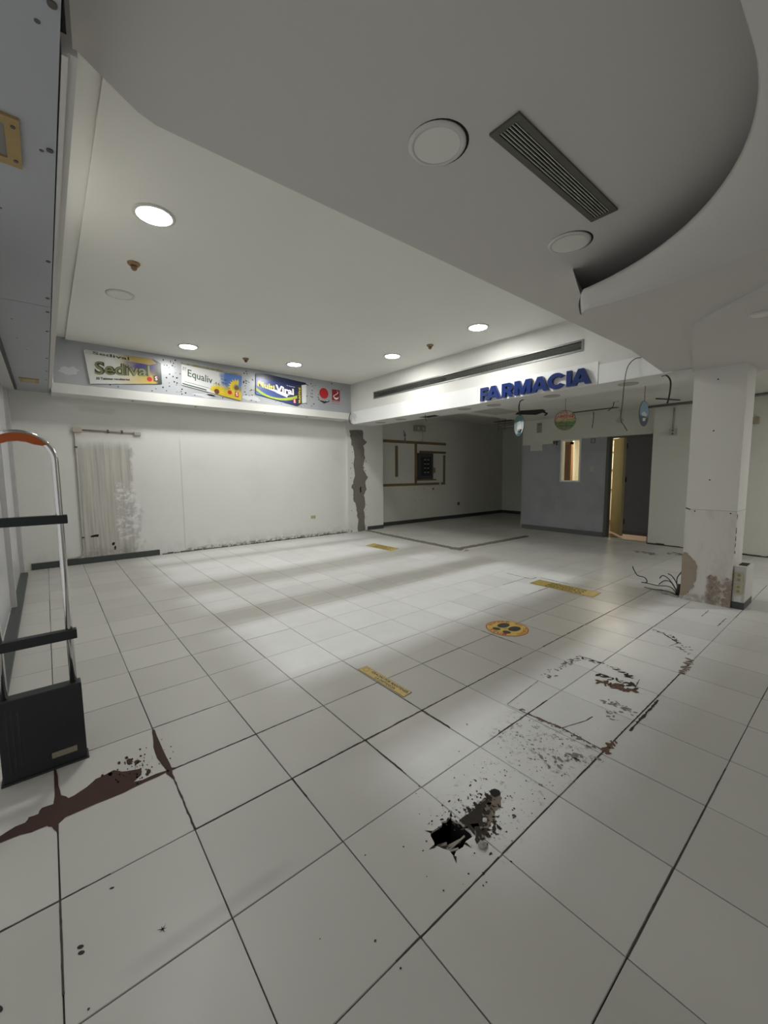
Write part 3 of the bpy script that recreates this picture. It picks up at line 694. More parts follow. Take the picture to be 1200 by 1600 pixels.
# grille ceiling (level A)
ZA = 2.78
A = [(-.535,-.66),(-.565,-.608),(-.615,-.538),(-.698,-.419),(-.722,-.35),(-.722,4.465),(3.5,4.465),(3.5,-.66)]
GX0, GX1, GY0, GY1 = .115, .205, .735, 1.617
def with_hole(poly, hx0, hx1, hy0, hy1, z0, z1):
    bm = bmesh.new()
    def loop(pts): vs = [bm.verts.new((x, y, z0)) for x, y in pts]; return [bm.edges.new((vs[i], vs[(i+1) % len(vs)])) for i in range(len(vs))]
    es = loop(poly)+loop([(hx0,hy0),(hx1,hy0),(hx1,hy1),(hx0,hy1)])
    res = bmesh.ops.triangle_fill(bm, use_beauty=True, use_dissolve=False, edges=es)
    ex_ = bmesh.ops.extrude_face_region(bm, geom=bm.faces[:])
    for v in [q for q in ex_['geom'] if isinstance(q, bmesh.types.BMVert)]: v.co.z = z1
    g = G(); bm.verts.index_update(); g.v = [tuple(v.co) for v in bm.verts]; g.f = [tuple(v.index for v in q.verts) for q in bm.faces]; bm.free(); return g
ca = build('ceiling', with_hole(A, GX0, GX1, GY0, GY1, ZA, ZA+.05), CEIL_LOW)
tag(ca, 'lowered grey ceiling with the short air grille and two unlit downlights', 'ceiling', kind='structure')
tag(build('trim_3', G().box(-.722, -.70, -.35, 4.465, ZA+.05, 3.31).prism([(-.535,-.66,ZA+.05),(-.698,-.419,ZA+.05),(-.722,-.35,ZA+.05),(-.70,-.35,ZA+.05),(-.51,-.66,ZA+.05)], (0,0,.55)), CEIL), 'upstand between lowered ceiling and high ceiling', 'moulding', kind='structure')
tag(build('ceiling', G().box(-7.1, 3.6, -1.4, 12.0, 3.40, 3.45), CEIL), 'structural slab above the suspended ceilings', 'ceiling', kind='structure')
# curved slab (level B): outline arc + cove lip, open slot behind
ZB, ZL = 2.46, 2.585; CXA, CYA, RA = -.322, .808, 1.220
def arc_pts(R_):
    return [(CXA+R_*math.cos(t), CYA+R_*math.sin(t)) for t in [math.radians(82-k*82/44) for k in range(45)]] + [(CXA+R_, .2), (CXA+R_, -.655)]
arc, arc2 = arc_pts(RA), arc_pts(RA+.012)
left = [(-.375, 4.465), (-.30, 3.6), (-.22, 2.75), (-.165, 2.08)]
slab = left + arc[1:]
edge = [(-.165, 2.08)] + arc[1:]; edge2 = [(-.160, 2.092)] + arc2[1:]; wide = [.02+.40*min(1, k/22)**1.3 for k in range(1, 45)] + [.42, .42]
full = [arc_pts(RA+w)[k+1] for k, w in enumerate(wide)]
edge3 = [(-.165, 2.10)] + full; slab = left[:-1] + [(-.168, 2.11)] + full
outl = slab + [(3.5, -.655), (3.5, 4.465)]
bm = bmesh.new(); vs = [bm.verts.new((x, y, ZB)) for x, y in outl]; es = [bm.edges.new((vs[i], vs[(i+1) % len(vs)])) for i in range(len(vs))]
bmesh.ops.triangle_fill(bm, use_beauty=True, use_dissolve=False, edges=es)
g = G(); bm.verts.index_update(); g.v = [tuple(v.co) for v in bm.verts]; g.f = [tuple(v.index for v in q.verts) for q in bm.faces]; bm.free()
g.rings([[(x,y,ZL) for x,y in edge2], [(x,y,ZL) for x,y in edge]] + [[(x0+(x1-x0)*w, y0+(y1-y0)*w, z) for (x0,y0),(x1,y1) in zip(edge, edge3)] for w, z in ((.02,ZB+.105),(.15,ZB+.072),(.38,ZB+.038),(.68,ZB+.012),(1.0,ZB))], close=False, caps=False)
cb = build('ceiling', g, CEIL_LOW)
for p_ in cb.data.polygons:
    if abs(p_.normal.z) < .5: p_.use_smooth = True
tag(cb, 'curved dropped ceiling slab with round cove edge above the column', 'ceiling', kind='structure')
# flared end of the slab rising to level A
mid = [(-.60, 4.465, 2.72), (-.40, 3.6, 2.68), (-.275, 2.75, 2.63), (-.168, 2.085, ZL)]
top = [(-.718, 4.465, ZA), (-.60, 3.6, ZA), (-.44, 2.75, ZA), (-.235, 2.10, ZA)]
rows = [[(x, y, ZB) for x, y in left], [((l[0]+m[0])/2-.012, (l[1]+m[1])/2, (ZB+m[2])/2) for l, m in zip(left, mid)], mid]
for k in range(1, 7):
    t = k/6; rows.append([(m[0]*(1-t)+p[0]*t, m[1]*(1-t)+p[1]*t, m[2]+(ZA-m[2])*t) for m, p in zip(mid, top)])
tag(build('trim_4', G().rings(rows, close=False, caps=False), CEIL_LOW), 'flared plaster edge where the curved slab rises to the lowered ceiling', 'moulding', kind='structure')
# lower step (level C) around the column
ZC = 2.43
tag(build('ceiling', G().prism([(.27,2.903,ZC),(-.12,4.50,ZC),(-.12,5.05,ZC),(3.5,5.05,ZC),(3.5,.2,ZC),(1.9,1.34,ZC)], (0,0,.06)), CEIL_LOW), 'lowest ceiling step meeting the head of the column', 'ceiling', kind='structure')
# grey soffit over the shopfront: two screwed boards
so = thing('trim_5', (-3, -.8, 2.6), 'grey screwed soffit boards above the shopfront on the left', 'soffit', kind='structure')
build('soffit_board', G().box(-6.68, -2.685, -1.05, -.672, 2.60, 2.62), SOFFIT, so)
build('soffit_board', G().box(-2.678, 3.3, -1.15, -.672, 2.60, 2.62), SOFFIT, so)
build('edge_profile', G().box(-6.68, -.37, -.667, -.652, 2.600, 2.66), CEIL_LOW, so)
SCR = plain('dull_screw', (.10, .095, .09), .5, .5)
for x in (-.224, -.838, -1.867, -2.494, -2.80, -3.332, -4.363, -5.042, -5.6):
    build('screw_washer', G().lathe((x, -.69, 2.596), [(.011, .0), (.011, .004)], 12), SCR, so)
g = G()
for x, y in ((-3.142,-.904),(-3.709,-.893),(-.859,-.714),(-.30,-.72),(-1.4,-.86),(-4.1,-.84)):
    g.lathe((x, y, 2.5985), [(.007, 0), (.007, .0015)], 8)
o = build('screw_hole', g, SCR, so); o['kind'] = 'stuff'
sv = thing('speaker_grille', (-.87, -.83, 2.6), 'ochre framed recessed grille in the grey soffit, upper left', 'grille')
OCH = plain('ochre_frame', (.34, .24, .095), .6, 0, .12, 14)
fx = (-1.013, -.727, -.93, -.773)
g = G(); g.box(fx[0], fx[1], -.813, fx[3], 2.590, 2.600).box(fx[0], fx[0]+.045, fx[2], -.813, 2.590, 2.600).box(fx[1]-.045, fx[1], fx[2], -.813, 2.590, 2.600).box(fx[0], fx[1], fx[2]-.045, fx[2], 2.590, 2.600)
build('frame', g, OCH, sv)
build('mesh_panel', G().box(fx[0]+.045, fx[1]-.045, fx[2], -.813, 2.596, 2.599), plain('grey_mesh', (.20,.195,.18), .7, 0, .3, 200), sv)
for x, y in ((-.77,-.79),(-.97,-.79)): build('screw', G().lathe((x, y, 2.587), [(.007,0),(.007,.003)], 10), SCR, sv)
sv2 = thing('speaker_grille', (-5.76, -.86, 2.6), 'ochre strip grille at the far end of the grey soffit', 'grille')
build('frame', G().box(-5.90, -5.62, -.955, -.765, 2.590, 2.600), OCH, sv2)
build('mesh_panel', G().box(-5.86, -5.66, -.92, -.80, 2.587, 2.590), plain('pale_ochre', (.40,.33,.2), .7), sv2)

# beam with the sign
bg_ = G().box(-6.29, 3.5, 4.48, 5.05, 2.45, 2.72).box(-6.29, -5.46, 4.48, 5.05, 2.72, 3.34).box(-1.27, 3.5, 4.48, 5.05, 2.72, 3.34).box(-5.46, -1.27, 4.48, 5.05, 3.015, 3.34).box(-5.46, -1.27, 4.48, 5.05, 2.72, 2.905).box(-5.46, -1.27, 4.62, 5.05, 2.905, 3.015)
bm_ = build('beam', bg_, BEAM); tag(bm_, 'white plastered beam carrying the blue sign and the long air grille', 'beam', kind='structure')
build('fascia_board', G().box(-6.22, -2.86, 4.468, 4.48, 2.452, 2.715), BRIGHT, bm_)
build('fascia_board', G().box(-2.853, -1.06, 4.464, 4.48, 2.452, 2.72), BRIGHT, bm_)
build('fascia_board', G().box(-1.053, -.30, 4.468, 4.48, 2.452, 2.68), BRIGHT, bm_)
GRM = plain('grey_grille_metal', (.22, .225, .21), .45, .5, .15, 30)
def long_grille():
    r_ = thing('air_grille', (-3.36, 4.48, 2.96), 'long narrow grey air grille set in the white beam', 'air vent')
    x0, x1, z0, z1 = -5.475, -1.255, 2.888, 3.030
    build('frame', G().box(x0, x1, 4.470, 4.492, z1-.022, z1).box(x0, x1, 4.470, 4.492, z0, z0+.022).box(x0, x0+.022, 4.470, 4.492, z0+.022, z1-.022).box(x1-.022, x1, 4.470, 4.492, z0+.022, z1-.022), GRM, r_)
    for k in range(5):
        z = z0+.034+k*.0185; build('slat', G().bar((x0+.022, 4.488, z), (x1-.022, 4.488, z), .020, .003, up=(0,-.6,1)), GRM, r_)
    build('duct', G().box(x0+.02, x1-.02, 4.60, 4.618, z0+.01, z1-.01), BLACKV, r_)
    build('filter', G().box(-3.55, x1-.022, 4.515, 4.52, z0+.02, z1-.02), plain('pale_filter', (.36,.37,.34), .8, 0, .3, 90), r_)
long_grille()
# wide grille of the lowered ceiling
gr = thing('air_grille', (.16, 1.176, ZA), 'short wide grey air grille with lengthwise blades in the lowered ceiling', 'air vent')
gx0, gx1, gy0, gy1 = .091, .228, .712, 1.640; w_ = .028
build('frame', G().prism([(gx0,gy0,ZA-.001),(gx1,gy0,ZA-.001),(gx1-w_*.2,gy0+w_*.2,ZA-.008),(gx0+w_*.2,gy0+w_*.2,ZA-.008)],(0,0,-.0005)).box(gx0, gx0+w_, gy0, gy1, ZA-.010, ZA-.0005).box(gx1-w_, gx1, gy0, gy1, ZA-.010, ZA-.0005).box(gx0+w_, gx1-w_, gy0, gy0+w_, ZA-.010, ZA-.0005).box(gx0+w_, gx1-w_, gy1-w_, gy1, ZA-.010, ZA-.0005), plain('olive_grey_frame', (.115,.115,.095), .5, .4, .12, 20), gr)
for k in range(6):
    x = gx0+w_+.007+k*(gx1-gx0-2*w_-.014)/5; build('slat', G().box(x-.0019, x+.0019, gy0+w_, gy1-w_, ZA-.009, ZA-.002), plain('slat_metal', (.50,.50,.46), .4, .3), gr)
dk = G().box(GX0, GX1, GY0, GY1, ZA+.12, ZA+.13)
dk.box(GX0-.005, GX0, GY0, GY1, ZA+.001, ZA+.13).box(GX1, GX1+.005, GY0, GY1, ZA+.001, ZA+.13).box(GX0, GX1, GY0-.005, GY0, ZA+.001, ZA+.13).box(GX0, GX1, GY1, GY1+.005, ZA+.001, ZA+.13)
build('duct', dk, BLACKV, gr)

# back ceiling: three levels
g = G().box(-4.36, 3.5, 5.05, 8.24, 2.60, 2.64)
cbk = build('ceiling', g, CEIL_BACK); tag(cbk, 'patched back ceiling in front of the grey partition', 'ceiling', kind='structure')
cal = build('ceiling', G().box(-6.92, -4.30, 5.05, 11.1, 2.90, 2.95).box(-4.36, -4.30, 5.05, 8.24, 2.64, 2.90), CEIL_BACK)
tag(cal, 'higher ceiling of the back alcove', 'ceiling', kind='structure')
def ceil_hole(pts, mat, name, label=None, z=2.6, th=.004, parent=cbk):
    o = build(name, G().prism([(x, y, z-th) for x, y in pts], (0, 0, th-.0005)), mat, parent)
    if label: o['label'] = label
PATCH = plain('board_patch', (.47, .46, .41), .8, 0, .1, 6)
ceil_hole([(-3.19,5.15),(-1.84,5.15),(-1.84,5.75),(-3.19,5.75)], PATCH, 'plaster_board')
ceil_hole([(-4.1,5.2),(-3.5,5.2),(-3.5,6.7),(-4.1,6.7)], PATCH, 'plaster_board')
ceil_hole([(-3.80,6.95),(-3.45,6.55),(-3.05,6.75),(-3.20,7.10),(-3.55,7.35)], BLACKV, 'access_hole', 'ragged black opening in the back ceiling')
ceil_hole([(-3.05,7.60),(-2.05,7.60),(-2.05,7.75),(-3.05,7.75)], plain('dark_slot', (.10,.095,.085), .8), 'ceiling_slot')
ceil_hole([(-5.9,7.3),(-5.0,7.3),(-5.1,7.55),(-5.9,7.5)], BLACKV, 'access_hole', z=2.9, parent=cal)
ceil_hole([(-6.4,9.8),(-4.6,9.8),(-4.6,9.95),(-6.4,9.95)], BLACKV, 'ceiling_slot', z=2.9, parent=cal)
ceil_hole([(-6.0,5.9),(-5.2,5.9),(-5.2,6.3),(-6.0,6.3)], BLACKV, 'access_hole', z=2.9, parent=cal)
ceil_hole([(-4.52,4.82),(-4.10,4.82),(-4.15,5.0),(-4.45,5.0)], BLACKV, 'access_hole', z=2.45, parent=bm_)
RING = plain('faint_ring', (.40, .39, .35), .7)
for k, (x, y) in enumerate(((-2.774,4.77),(-3.321,4.72),(-1.804,4.76),(-.823,4.75),(-4.95,4.75),(-5.6,4.75))):
    build('blanking_disc', G().lathe((x, y, 2.444), [(.108,0),(.112,.003),(.112,.0055)], 28), RING, bm_)
# bar track and metal scraps hanging in the alcove
tr = thing('hanging_metal_bracket', (-4.75, 7.6, 2.9), 'small dark metal bracket frame hanging from the alcove ceiling', 'bracket')
build('bar', G().bar((-5.3,8.3,2.62),(-4.5,8.3,2.62),.02,.02), ALU, tr); build('bar', G().bar((-5.3,8.3,2.50),(-4.5,8.3,2.50),.02,.02), ALU, tr)
for x in (-5.15,-4.95,-4.7): build('upright', G().bar((x,8.3,2.45),(x,8.3,2.90),.014,.014), ALU, tr)
pp = thing('conduit', (-1.3, 7.95, 2.56), 'grey conduit running along the top of the cream wall', 'conduit')
build('pipe', G().tube([(-1.78,7.97,2.575),(.0,7.97,2.575),(1.5,7.97,2.575)], .022, 10), plain('grey_pipe', (.19,.19,.18), .4, .4), pp)
build('pipe', G().tube([(-1.25,7.1,2.585),(-1.05,7.6,2.585)], .010, 8), CABLE, pp)

# advertising fascia over the left wall
fb = build('wall_fascia', G().box(-6.33, -6.29, -.60, 4.48, 2.69, 3.335), plain('silver_grey_laminate', (.40,.42,.44), .30, 0, .16, 1.6))
tag(fb, 'silver grey advertising band full of drill holes above the white wall', 'wall', kind='structure')
lp = build('trim_6', G().box(-6.68, -6.27, -.64, 4.475, 2.555, 2.69), BEAM); tag(lp, 'white ledge under the silver grey advertising band', 'ledge', kind='structure')
tag(build('trim_7', G().box(-6.68, -6.33, -.6, 4.475, 2.69, 3.335), BEAM), 'boxing behind the advertising band', 'wall', kind='structure')
for y in (.36, 1.30, 2.55, 3.45): build('ledge_screw', G().lathe((-6.42, y, 2.549), [(.020,0),(.020,.0055)], 10), SCR, lp)
g = G(); rn = random.Random(33)
for k in range(95):
    y = rn.choice([rn.uniform(-.5,4.4), rn.gauss(.93,.12), rn.gauss(2.2,.07), rn.gauss(3.5,.08)]); z = rn.uniform(2.74, 3.28); R_ = rn.uniform(.006, .014)
    if not -.55 < y < 4.4: continue
    if -.26 < y < .80 or 1.05 < y < 2.09 or 2.3 < y < 3.4: z = rn.uniform(2.72, 2.80)
    g.prism([(-6.2902, y+R_*math.cos(q), z+R_*math.sin(q)) for q in (0,1.05,2.1,3.14,4.2,5.2)], (.0016,0,0))
o = build('drill_hole', g, BLACKV, fb); o['kind'] = 'stuff'
for y, z, a, b, sd in ((-.42,2.88,.14,.10,1),(1.45,2.74,.22,.05,2),(2.25,2.78,.20,.07,3),(1.6,2.77,.16,.06,6)):
    rq = random.Random(sd)
    build('torn_film', G().prism([(-6.2895, y+a*math.cos(q*.3927)*rq.uniform(.55,1.1), z+b*.8*math.sin(q*.3927)*rq.uniform(.5,1.1)) for q in range(16)], (.0012,0,0)), plain('torn_white_film', (.58,.60,.62), .35), fb)

# ================================================================== LAMPS
LIT = emit('lit_diffuser', LAMP_COL, LAMP)
OFFD = plain('unlit_diffuser', (.74, .73, .69), .45, 0, .03)
RIM = plain('white_lamp_rim', (.62, .62, .60), .4, 0, .04)
LIT_FILL = emit('added_fill_diffuser', LAMP_COL, LAMP*2.0)  # stronger emitter for the fill lamp added over the back
def downlight(x, y, z, R_, lit, label, group, mat=None):
    t = thing('ceiling_light', (x, y, z), label, 'lamp', group)
    build('rim', G().lathe((x, y, z), [(R_*.80,-.004),(R_*.82,-.012),(R_,-.006),(R_,-.0005),(R_*.80,-.0005)], 36), RIM, t)
    build('diffuser', G().lathe((x, y, z), [(R_*.80,-.009),(R_*.80,-.002)], 36), (mat or LIT) if lit else OFFD, t)
    return t
for x, y, lb in ((-2.352,-.033,'largest lit round panel lamp, nearest in the high ceiling on the left'), (-5.563,1.004,'lit round lamp above the first two signs of the advertising band'),
                 (-5.51,2.733,'lit round lamp above the blue sign of the advertising band'), (-4.052,3.755,'lit round lamp close above the left half of the long beam grille'), (-2.329,3.772,'lit round lamp above the right end of the long beam grille')):
    downlight(x, y, 3.31, .142, True, lb, 'lit lamps of the high ceiling')
downlight(-4.091, -.038, 3.31, .135, False, 'unlit round lamp with white rim in the high ceiling by the brown detector', 'unlit round lamps')
for x, y, lb in ((-.082,.585,'largest unlit round downlight left of the short air grille'), (-.093,1.758,'unlit round downlight at the far end of the short air grille')):
    t = downlight(x, y, ZA, .122, False, lb, 'unlit round lamps')
    build('painted_shadow_ring', G().lathe((x+.004, y+.005, ZA), [(.127,-.001),(.127,-.0004)], 36), BLACKV, t)  # black offset disc paints a shadow line round the rim
downlight(.633, 2.946, ZC, .07, False, 'small unlit downlight at the right edge beside the column', 'unlit round lamps')
downlight(2.3, 6.4, 2.60, .142, True, 'added fill lamp on the back ceiling, out of view to the right', 'added fill lamps of the right side', LIT_FILL)  # unseen lamp added to brighten the alcove and back walls
downlight(2.3, 2.2, ZB, .142, True, 'added fill lamp on the curved slab, out of view to the right', 'added fill lamps of the right side')  # second unseen lamp, added as fill for the right side
BRD = plain('brown_detector', (.30, .19, .095), .5, 0, .1, 20)
for x, y, lb in ((-3.248,-.035,'brown ceiling detector behind the nearest lit lamp'), (-5.677,1.927,'brown ceiling detector between two lit lamps over the signs'), (-3.261,3.826,'brown ceiling detector near the top of the beam')):
    t = thing('smoke_detector', (x, y, 3.31), lb, 'detector', 'brown ceiling detectors')
    build('base', G().lathe((x, y, 3.31), [(.052,-.0005),(.052,-.010),(.040,-.024)], 20), BRD, t)
    build('head', G().lathe((x, y, 3.31), [(.026,-.024),(.026,-.048),(.015,-.062)], 16), plain('dark_brown_head', (.17,.10,.05), .5), t)

# ================================================================== COLUMN
co = build('column', G().box(-.10, .325, 4.50, 4.90, 0, 2.44), COLM)
tag(co, 'square white column with crumbling plaster and rust brown foot', 'column', kind='structure')
for x, z in ((.10,2.31),(.092,1.80),(.088,1.30),(-.02,.97),(.275,.965)):
    build('screw_hole', G().lathe((x, 4.4985, z), [(.007,0),(.007,.002)], 10, axis='y'), BLACKV, co)
bp = [(-.102,.50),(-.085,.52),(-.06,.51),(-.02,.46),(.015,.42),(.035,.38),(.022,.33),(.028,.27),(.018,.2),(.01,.15),(-.03,.09),(-.07,.04),(-.102,.03)]
build('bare_render', G().prism(flat(jag([(x,4.5,z) for x,z in bp], .008, 3, 3), 1, 4.496), (0,.006,0)), plain('tan_render', (.36,.30,.235), .95, 0, .15, 10), co)['label'] = 'tan bare render where the plaster has fallen off'
rn = random.Random(77); g = G()
for k in range(55):
    x = rn.uniform(.13,.315); z = rn.uniform(.02,.30); R_ = rn.uniform(.006,.02)
    g.prism([(x+R_*math.cos(q)*rn.uniform(.6,1.3), 4.4985, z+R_*math.sin(q)*rn.uniform(.6,1.3)) for q in (0,1,2,3,4,5)], (0,-rn.uniform(.002,.008),0))
o = build('plaster_flakes', g, plain('rust_flakes', (.34,.27,.22), .95, 0, .8, 40), co); o['kind'] = 'stuff'
g = G()
for k in range(26):
    z = rn.uniform(.25,1.0); R_ = rn.uniform(.004,.012)
    g.prism([(.3255, 4.505+rn.uniform(0,.02)+R_*math.cos(q), z+R_*math.sin(q)*1.5) for q in (0,1,2,3,4,5)], (.004,0,0))
o = build('edge_chips', g, plain('brown_chips', (.26,.20,.15), .95), co); o['kind'] = 'stuff'
build('crack', G().bar((-.10,4.4985,1.0),(-.06,4.4985,.985),.003,.010), DIRT, co)
# outlet box on the column foot
ob = thing('outlet_box', (.37, 4.7, 0), 'white boxed upstand with two ivory double sockets at the column foot', 'socket box')
WB = plain('box_white_paint', (.60, .59, .56), .6, 0, .12, 20)
build('body', G().box(.330, .425, 4.53, 4.90, .07, .435), WB, ob)
build('base', G().box(.330, .428, 4.525, 4.905, .001, .07), SKIRT, ob)
build('top_hole', G().box(.350, .415, 4.60, 4.78, .4355, .438), BLACKV, ob)
for z in (.325, .205):
    p_ = build('socket_plate', G().box(.340, .408, 4.520, 4.53, z-.048, z+.048), IVORY, ob)
    for dz in (-.022, .022): build('socket', G().lathe((.374, 4.518, z+dz), [(.014,0),(.014,.002)], 12, axis='y'), plain('dark_ivory', (.30,.27,.17), .6), p_)
build('paint_patch', G().prism(flat(jag([(.345,4.528,.13),(.345,4.528,.07),(.405,4.528,.08),(.405,4.528,.14)],.006,3,2),1,4.5275),(0,.002,0)), plain('bare_white', (.72,.71,.70), .8), ob)
# cut cables on the floor left of the column
cw = thing('cut_cables', (-.25, 4.62, 0), 'bundle of cut black cables curling out of the floor left of the column', 'cable')
rn = random.Random(4)
CP = [[(-.15,4.58,.01),(-.16,4.60,.12),(-.22,4.64,.20),(-.27,4.66,.22)], [(-.14,4.57,.01),(-.18,4.60,.09),(-.26,4.66,.16),(-.33,4.7,.18),(-.36,4.70,.14)], [(-.15,4.58,.02),(-.24,4.66,.07),(-.38,4.70,.05),(-.50,4.78,.035),(-.58,4.80,.03)],
      [(-.14,4.58,.02),(-.22,4.62,.13),(-.30,4.66,.13),(-.36,4.68,.07)], [(-.56,4.80,.03),(-.50,4.74,.06),(-.54,4.78,.10),(-.64,4.84,.10),(-.70,4.88,.16),(-.72,4.90,.19)], [(-.14,4.58,.02),(-.17,4.62,.18),(-.13,4.60,.27),(-.115,4.6,.30)], [(-.15,4.57,.01),(-.24,4.6,.03),(-.40,4.64,.012),(-.5,4.66,.012)]]
for p in CP:
    q = []
    for k in range(len(p)-1):
        for s in range(4):
            t = s/4; p0 = Vector(p[max(k-1,0)]); p1 = Vector(p[k]); p2 = Vector(p[k+1]); p3 = Vector(p[min(k+2,len(p)-1)])
            q.append(.5*((2*p1)+(p2-p0)*t+(2*p0-5*p1+4*p2-p3)*t*t+(3*p1-p0-3*p2+p3)*t**3))
    q.append(Vector(p[-1])); build('strand', G().tube(q, .0055, 6), CABLE, cw)
build('strand', G().tube([(-.15,4.57,.005),(-.135,4.575,.10),(-.14,4.58,.14)], .020, 8), CABLE, cw)
build('rubble_heap', G().prism(flat(jag([(-.13,4.50,0),(-.16,4.66,0),(-.34,4.70,0),(-.30,4.55,0)],.02,3,5),2,.001),(0,0,.012)), DEB, cw)

# ================================================================== SIGN LETTERS
sg = thing('shop_sign', (-1.95, 4.46, 2.45), 'raised blue capital letters on the white beam reading FARMACIA', 'sign')
def letter_shape(ch):
    A_ = lambda n0, n1, n_: [n0+(n1-n0)*k/n_ for k in range(n_+1)]
    if ch == 'F': return [[(0,0),(.40,0),(.40,.36),(.86,.36),(.86,.62),(.40,.62),(.40,.75),(1,.75),(1,1),(0,1)]]
    if ch == 'I': return [[(0,0),(1,0),(1,1),(0,1)]]
    if ch == 'A': return [[(0,0),(.27,0),(.335,.17),(.665,.17),(.73,0),(1,0),(.64,1),(.36,1)], [(.415,.36),(.585,.36),(.50,.66)]]
    if ch == 'M': return [[(0,0),(.25,0),(.25,.55),(.42,0),(.58,0),(.75,.55),(.75,0),(1,0),(1,1),(.68,1),(.50,.46),(.32,1),(0,1)]]
    if ch == 'R':
        bow = [(.60+.36*math.cos(a), .68+.32*math.sin(a)) for a in A_(math.pi/2, -math.pi/2+.35, 8)]
        hole = [(.56+.12*math.cos(a), .68+.085*math.sin(a)) for a in A_(math.pi/2, -math.pi/2, 5)]
        return [[(0,0),(.33,0),(.33,.34),(.42,.34),(.66,0),(1,0),(.78,.37)] + bow[::-1] + [(0,1)], [(.33,.765)] + hole + [(.33,.595)]]
    if ch == 'C':
        o_ = [(.52+.52*math.cos(a), .5+.52*math.sin(a)) for a in A_(math.radians(38), math.radians(322), 20)]
        i_ = [(.54+.26*math.cos(a), .5+.26*math.sin(a)) for a in A_(math.radians(322), math.radians(38), 14)]
        return [o_ + [(.99,.20)] + i_ + [(.99,.80)]][0:1]
def letter(ch, x0, x1, z0, z1, yf, dep):
    bm = bmesh.new(); es = []
    for lp in letter_shape(ch):
        vs = [bm.verts.new((x0+(x1-x0)*a, yf, z0+(z1-z0)*b)) for a, b in lp]; es += [bm.edges.new((vs[i], vs[(i+1) % len(vs)])) for i in range(len(vs))]
    bmesh.ops.triangle_fill(bm, use_beauty=True, use_dissolve=False, edges=es)
    e_ = bmesh.ops.extrude_face_region(bm, geom=bm.faces[:])
    for v in [q for q in e_['geom'] if isinstance(q, bmesh.types.BMVert)]: v.co.y += dep
    g = G(); bm.verts.index_update(); g.v = [tuple(v.co) for v in bm.verts]; g.f = [tuple(v.index for v in q.verts) for q in bm.faces]; bm.free()
    return build('letter', g, BLUE, sg)
SX = [('F',-2.771,-2.640),('A',-2.672,-2.404),('R',-2.390,-2.198),('M',-2.182,-1.925),('A',-1.920,-1.672),('C',-1.685,-1.452),('I',-1.428,-1.366),('A',-1.372,-1.124)]
for ch, x0, x1 in SX:
    z0, z1 = 2.470, 2.665
    letter(ch, x0, x1, z0, z1, 4.415, .040)
for ch, x0, x1 in SX: build('spacer', G().lathe(((x0+x1)/2, 4.452, 2.49 if ch in 'IF' else 2.62), [(.006,0),(.006,.012)], 8, axis='y'), GREYPL, sg)

# ================================================================== ADVERTISING BOARDS
XS = -6.268
def pr(name, pts, mat, parent, x=XS, th=.0012): return build(name, G().prism([(x, a, b) for a, b in pts], (th, 0, 0)), mat, parent)
def board_mat(name, fn):
    t = NT(name); MATS[name] = t.out(fn(t), .30); return MATS[name]
WHB = plain('print_white', (.66, .67, .66), .3, 0, .03)
BLK = plain('print_black', (.02, .02, .02), .35)
RED = plain('print_red', (.50, .012, .018), .35)
WHT = plain('print_bright_white', (.85, .85, .85), .35)
def sed(t):
    wob = t.mul(t.math('SUBTRACT', t.noise(6, 3), .5), .2)
    d = t.add(t.y, wob)
    c = t.mix(t.step(d, .02, .62), (.70,.71,.69), (.50,.37,.07))
    up = t.mul(t.step(d, .15, .45), t.step(t.z, 2.92, 3.06))
    c = t.mix(up, c, (.05,.04,.16))
    c = t.mix(t.mul(t.step(d, .60, .72), t.step(t.add(t.z, wob), 2.80, 3.02)), c, (.09,.07,.10))
    return t.mix(t.step(t.add(t.y, t.mul(wob,.5)), .66, .72), c, (.012,.03,.015))
s1 = thing('advertising_board', (-6.28, .27, 2.72), 'white and violet medicine pack board with curly dark lettering, leftmost on the grey band', 'sign', 'medicine pack boards on the grey band')
pr('board', [(-.185,2.725),(.765,2.845),(.765,3.17),(.655,3.215),(-.22,3.205),(-.235,3.185)], board_mat('violet_sunset_print', sed), s1, -6.288, .020)
pr('top_flap', [(-.22,3.150),(.60,3.115),(.70,3.150),(.64,3.212),(-.22,3.203)], board_mat('gold_flap_print', lambda t: t.mix(t.step(t.add(t.y, t.mul(t.noise(9), .3)), .25, .55), (.62,.62,.58), (.36,.26,.07))), s1, -6.2675, .001)
OLV = plain('print_olive_black', (.05, .055, .02), .35); GLD = plain('print_gold_green', (.24, .25, .13), .35)
q = [(XS+.003,-.125,2.865),(XS+.003,.60,2.935),(XS+.003,.60,3.105),(XS+.003,-.115,3.060)]
text('lettering', 'Sedival', q, OLV, s1, bold=.05)
text('lettering', 'Sedival', [(p[0]+.0012, p[1], p[2]) for p in q], GLD, s1, bold=.002)
text('lettering', 'Sedival', [(XS+.003,-.13,3.158),(XS+.003,.33,3.140),(XS+.003,.33,3.190),(XS+.003,-.13,3.196)], OLV, s1, bold=.02)
text('lettering', '30 Tabletas recubiertas', [(XS+.003,-.11,2.795),(XS+.003,.32,2.838),(XS+.003,.32,2.870),(XS+.003,-.11,2.830)], BLK, s1, bold=.02)
def dot(y, z, R_, mat, parent, x=XS+.003, n=18): return pr('logo_disc', [(y+R_*math.cos(2*math.pi*k/n), z+R_*math.sin(2*math.pi*k/n)) for k in range(n)], mat, parent, x)
dot(.590,2.895,.036,RED,s1)
pr('logo_square', [(.648,2.868),(.722,2.872),(.722,2.965),(.648,2.960)], plain('print_maroon', (.09,.012,.016), .35), s1, XS+.003)
text('lettering', 'S', [(XS+.0045,.668,2.888),(XS+.0045,.702,2.89),(XS+.0045,.702,2.95),(XS+.0045,.668,2.948)], WHT, s1, bold=.02)
